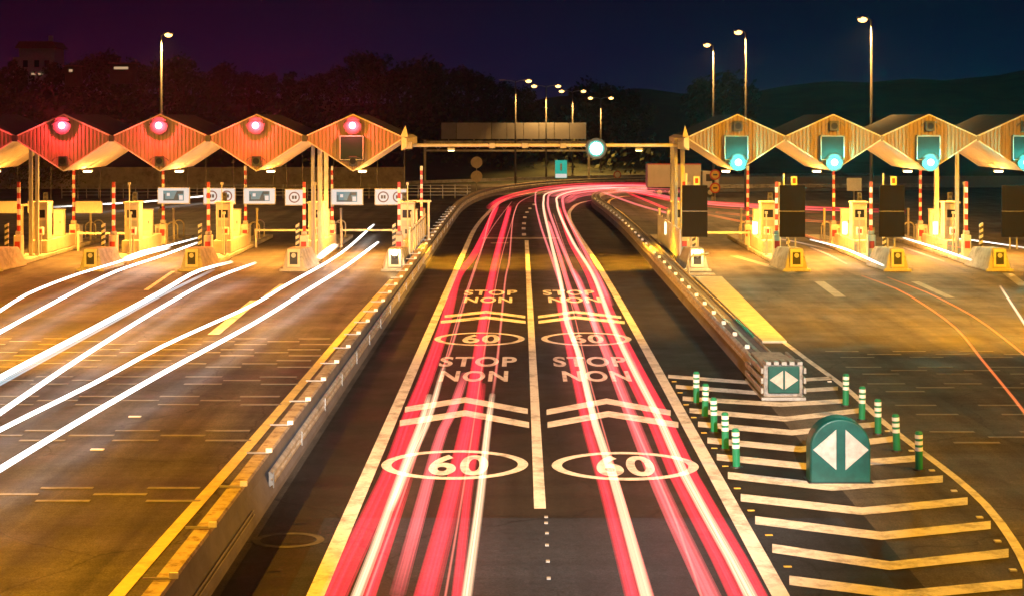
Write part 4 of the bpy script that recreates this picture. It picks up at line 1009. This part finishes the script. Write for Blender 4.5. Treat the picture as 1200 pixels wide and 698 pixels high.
trail([(600,236),(572,275),(545,345),(528,400),(505,480),(474,575),(430,697)],.05,'thin','hairline pink streak between the first two red trails of the left lane','red',extend=1)
trail([(606,240),(588,300),(579,345),(570,395),(556,490),(541,585),(522,697)],.05,'thin','hairline pink streak right of the middle red trail of the left lane','red',extend=1)
trail([(636,236),(651,290),(672,365),(690,440),(715,530),(765,697)],.05,'thin','hairline pink streak right of the first cream trail in the right lane','red',extend=1)
trail([(662,250),(682,296),(712,360),(746,430),(790,520),(838,620),(872,697)],.05,'thin','hairline pink streak between the two trails by the right edge line','red',extend=1)
trail([(648,250),(664,296),(684,350),(706,410),(744,500),(792,610),(822,697)],.05,'thin','hairline pink streak left of the broad salmon trail in the right lane','red',extend=1)
# far bend
for i,(pts,w,m,l) in enumerate([
 ([(800,217),(740,216.2),(690,216.5),(650,219.5),(620,224.5),(590,233),(575,243)],.8,'red','deep red outermost trail sweeping round the far bend'),
 ([(800,219.5),(740,218.5),(690,219),(655,222),(640,226)],.9,'pink','broad pink trail inside the outermost one on the bend'),
 ([(800,222.5),(745,221.5),(700,222.5),(668,226),(655,231)],.9,'pink','broad pink trail in the middle of the far bend'),
 ([(800,226),(760,224.5),(720,226),(690,229)],.5,'thin','thin pink trail on the inside of the far bend'),
 ([(690,217.5),(740,223),(779,232),(833,238),(878,240.5),(960,244.6),(1060,248)],.7,'red','upper red trail running behind the right toll lanes'),
 ([(720,221),(760,229),(800,238),(850,243),(900,246),(960,248.5)],.5,'deep','lower deep red trail running behind the right toll lanes'),
 ([(705,225),(728,233.5),(753,242),(779,249),(800,256)],.3,'pink','pink trail crossing into the first right toll lane'),
 ([(735,226),(760,236),(785,246),(815,254)],.34,'red','red trail crossing beside the pink one into right lane'),
 ([(830,252),(880,262),(930,272),(965,283)],.30,'amber','faint amber trail rising into the second right lane')]):
    trail(pts,w,m,l,'far')
trail([(800,220.5),(750,219.5),(705,219.5),(670,222.5),(648,228)],1.1,'pink','widest pale pink trail filling the far bend','far')
trail([(800,224),(755,222.5),(715,224),(680,228.5),(664,236)],.9,'salmon','wide salmon trail on the inner half of the far bend','far')
trail([(700,218.5),(750,225),(800,234),(850,240),(920,243.5),(1000,246)],.6,'pink','pink trail between the two red ones behind the right lanes','far')
trail([(840,249),(890,254),(950,259),(1010,262)],.35,'amber','amber trail low behind the second right lane','far')
# white headlight trails, left lanes
Zw=.62
trail([(231,279),(176,294),(135.5,308),(94.5,320),(31.5,344.6),(0,364),(-60,398)],.17,'white','upper white trail of the pair sweeping farthest left','white',Zw)
trail([(231,284.7),(189,300),(135.5,318),(79,346),(0,388.7),(-60,422)],.19,'white','lower white trail of the pair sweeping farthest left','white',Zw)
trail([(271,307),(236,316),(189,341.5),(110,384),(0,442),(-60,476)],.24,'white','thick white trail, third from the top among the left trails','white',Zw)
trail([(250,316),(189,346),(110,389),(0,449),(-60,482)],.20,'blue','bluish glow trail just under the thick white trail','white',Zw-.1)
trail([(299,308),(252,325.7),(189,360),(94.5,418.7),(0,483),(-60,524)],.19,'white','white trail, fourth from the top among the left trails','white',Zw)
trail([(438,263.4),(395.4,299.6),(329,337.5),(299,355.6),(189,406),(110,448.6),(0,503),(-60,536)],.17,'white','upper of the two long white trails from the first left lane','white',Zw)
trail([(443,284),(405,312),(364,337.5),(299,377.7),(189,437.6),(85,497.5),(0,549),(-60,586)],.19,'white','lowest and nearest of the long white left trails','white',Zw)
trail([(60,243),(110,240),(170,236.5),(240,230),(272,227)],.22,'white','thin white trail on the road behind the left lanes','white',Zw)
trail([(195,290),(170,296),(150,303)],.5,'white','short bright white smear beside the third left island','white',.8)
trail([(375,301),(385,293),(392,288)],.4,'white','short bright smear at the foot of the second left island','white',.8)
# right lanes
trail([(1010,323),(1050,338),(1080,355),(1120,384),(1150,420),(1178,454),(1200,482),(1230,530)],.11,'amber','longer orange red trail bending down the right plaza','right',Zw)
trail([(1040,325),(1085,342),(1140,370),(1175,395),(1200,415),(1240,450)],.10,'amber','second orange red trail bending down the right plaza','right',Zw)
trail([(1172,335),(1185,355),(1200,378),(1220,410)],.13,'palew','pale trail leaving the frame beside the fourth right island','right',Zw)
trail([(950,281),(985,290),(1035,311)],.16,'white','upper white trail in the second right lane','right',Zw)
trail([(950,290),(970,298),(992,309)],.14,'palew','lower pale trail in the second right lane','right',Zw)
trail([(1059,279),(1095,290),(1137.6,304.5)],.16,'white','upper white trail in the third right lane','right',Zw)
trail([(1000,284),(1040,292),(1075,299)],.10,'red','short red trail in the third right lane','right',.8)
trail([(1085,284),(1130,291),(1175,298)],.10,'red','short red trail in the fourth right lane','right',.8)
trail([(895,277),(930,283),(975,293)],.12,'palew','short pale trail in the second right lane behind the board','right',.7)
trail([(1100,277),(1150,283),(1200,290)],.10,'white','thin white trail high in the fourth right lane','right',.7)
trail([(1059,290),(1080,297),(1106,306)],.14,'palew','lower pale trail in the third right lane','right',Zw)
trail([(1140,281),(1170,286),(1200,291),(1230,297)],.14,'palew','pale trail in the fourth right lane','right',Zw)

# ------------------------------------------------------------------ sky, moonlight, camera
w=bpy.data.worlds.new('World'); S.world=w; w.use_nodes=True; nt=w.node_tree; N=nt.nodes; Lk=nt.links
bg=N['Background']; sk=N.new('ShaderNodeTexSky'); sk.sky_type='NISHITA'; sk.sun_disc=False
sk.sun_elevation=R(-5.0); sk.sun_rotation=R(200); sk.ozone_density=3.0
# night airglow of the built-up land: purple to the left, navy to the right, a little paler low down
tc=N.new('ShaderNodeTexCoord'); sx=N.new('ShaderNodeSeparateXYZ'); Lk.new(tc.outputs['Generated'],sx.inputs[0])
mr=N.new('ShaderNodeMapRange'); mr.inputs[1].default_value=-.34; mr.inputs[2].default_value=.34; Lk.new(sx.outputs[0],mr.inputs[0])
rp=N.new('ShaderNodeValToRGB'); el=rp.color_ramp.elements; el[0].position=0; el[0].color=(.0075,.0012,.0125,1); el[1].position=1; el[1].color=(.0004,.0055,.024,1)
e=el.new(.5); e.color=(.0042,.0042,.022,1); Lk.new(mr.outputs[0],rp.inputs[0])
mz=N.new('ShaderNodeMapRange'); mz.inputs[1].default_value=0; mz.inputs[2].default_value=.075; mz.inputs[3].default_value=1.4; mz.inputs[4].default_value=.7; Lk.new(sx.outputs[2],mz.inputs[0])
mg=N.new('ShaderNodeMixRGB'); mg.blend_type='MULTIPLY'; mg.inputs[0].default_value=1; Lk.new(rp.outputs[0],mg.inputs[1]); Lk.new(mz.outputs[0],mg.inputs[2])
bg2=N.new('ShaderNodeBackground'); Lk.new(mg.outputs[0],bg2.inputs[0]); bg2.inputs[1].default_value=1
ad=N.new('ShaderNodeAddShader'); Lk.new(sk.outputs[0],bg.inputs[0]); bg.inputs[1].default_value=.05
Lk.new(bg.outputs[0],ad.inputs[0]); Lk.new(bg2.outputs[0],ad.inputs[1]); Lk.new(ad.outputs[0],N['World Output'].inputs[0])
light('moonlight','SUN',(0,0,60),.004,(.7,.8,1),target=(10,60,0),angle=R(.5))
hz=MB().box(-1510,-70,-1.1,1510,2510,48)
hm=bpy.data.materials.new('night_haze'); hm.use_nodes=True; hn=hm.node_tree.nodes; hn.remove(hn['Principled BSDF'])
pv=hn.new('ShaderNodeVolumePrincipled'); pv.inputs['Color'].default_value=(.9,.9,.9,1); pv.inputs['Density'].default_value=.00013; pv.inputs['Anisotropy'].default_value=.8
hm.node_tree.links.new(pv.outputs[0],hn['Material Output'].inputs['Volume'])
hz.build('haze',hm)['kind']='stuff'
cam=bpy.data.cameras.new('camera'); co=bpy.data.objects.new('camera',cam); COL.objects.link(co)
co.location=(0,0,H); co.rotation_euler=(R(90),0,0); cam.sensor_width=36; cam.lens=36*F/1200
cam.shift_x=-(VX-600)/1200; cam.shift_y=-(349-VY)/1200; cam.clip_end=4000; cam.clip_start=.1
S.camera=co
S.view_settings.view_transform='Standard'; S.view_settings.look='None'; S.view_settings.exposure=0; S.view_settings.gamma=1
S.render.engine='CYCLES'
S.cycles.transparent_max_bounces=48
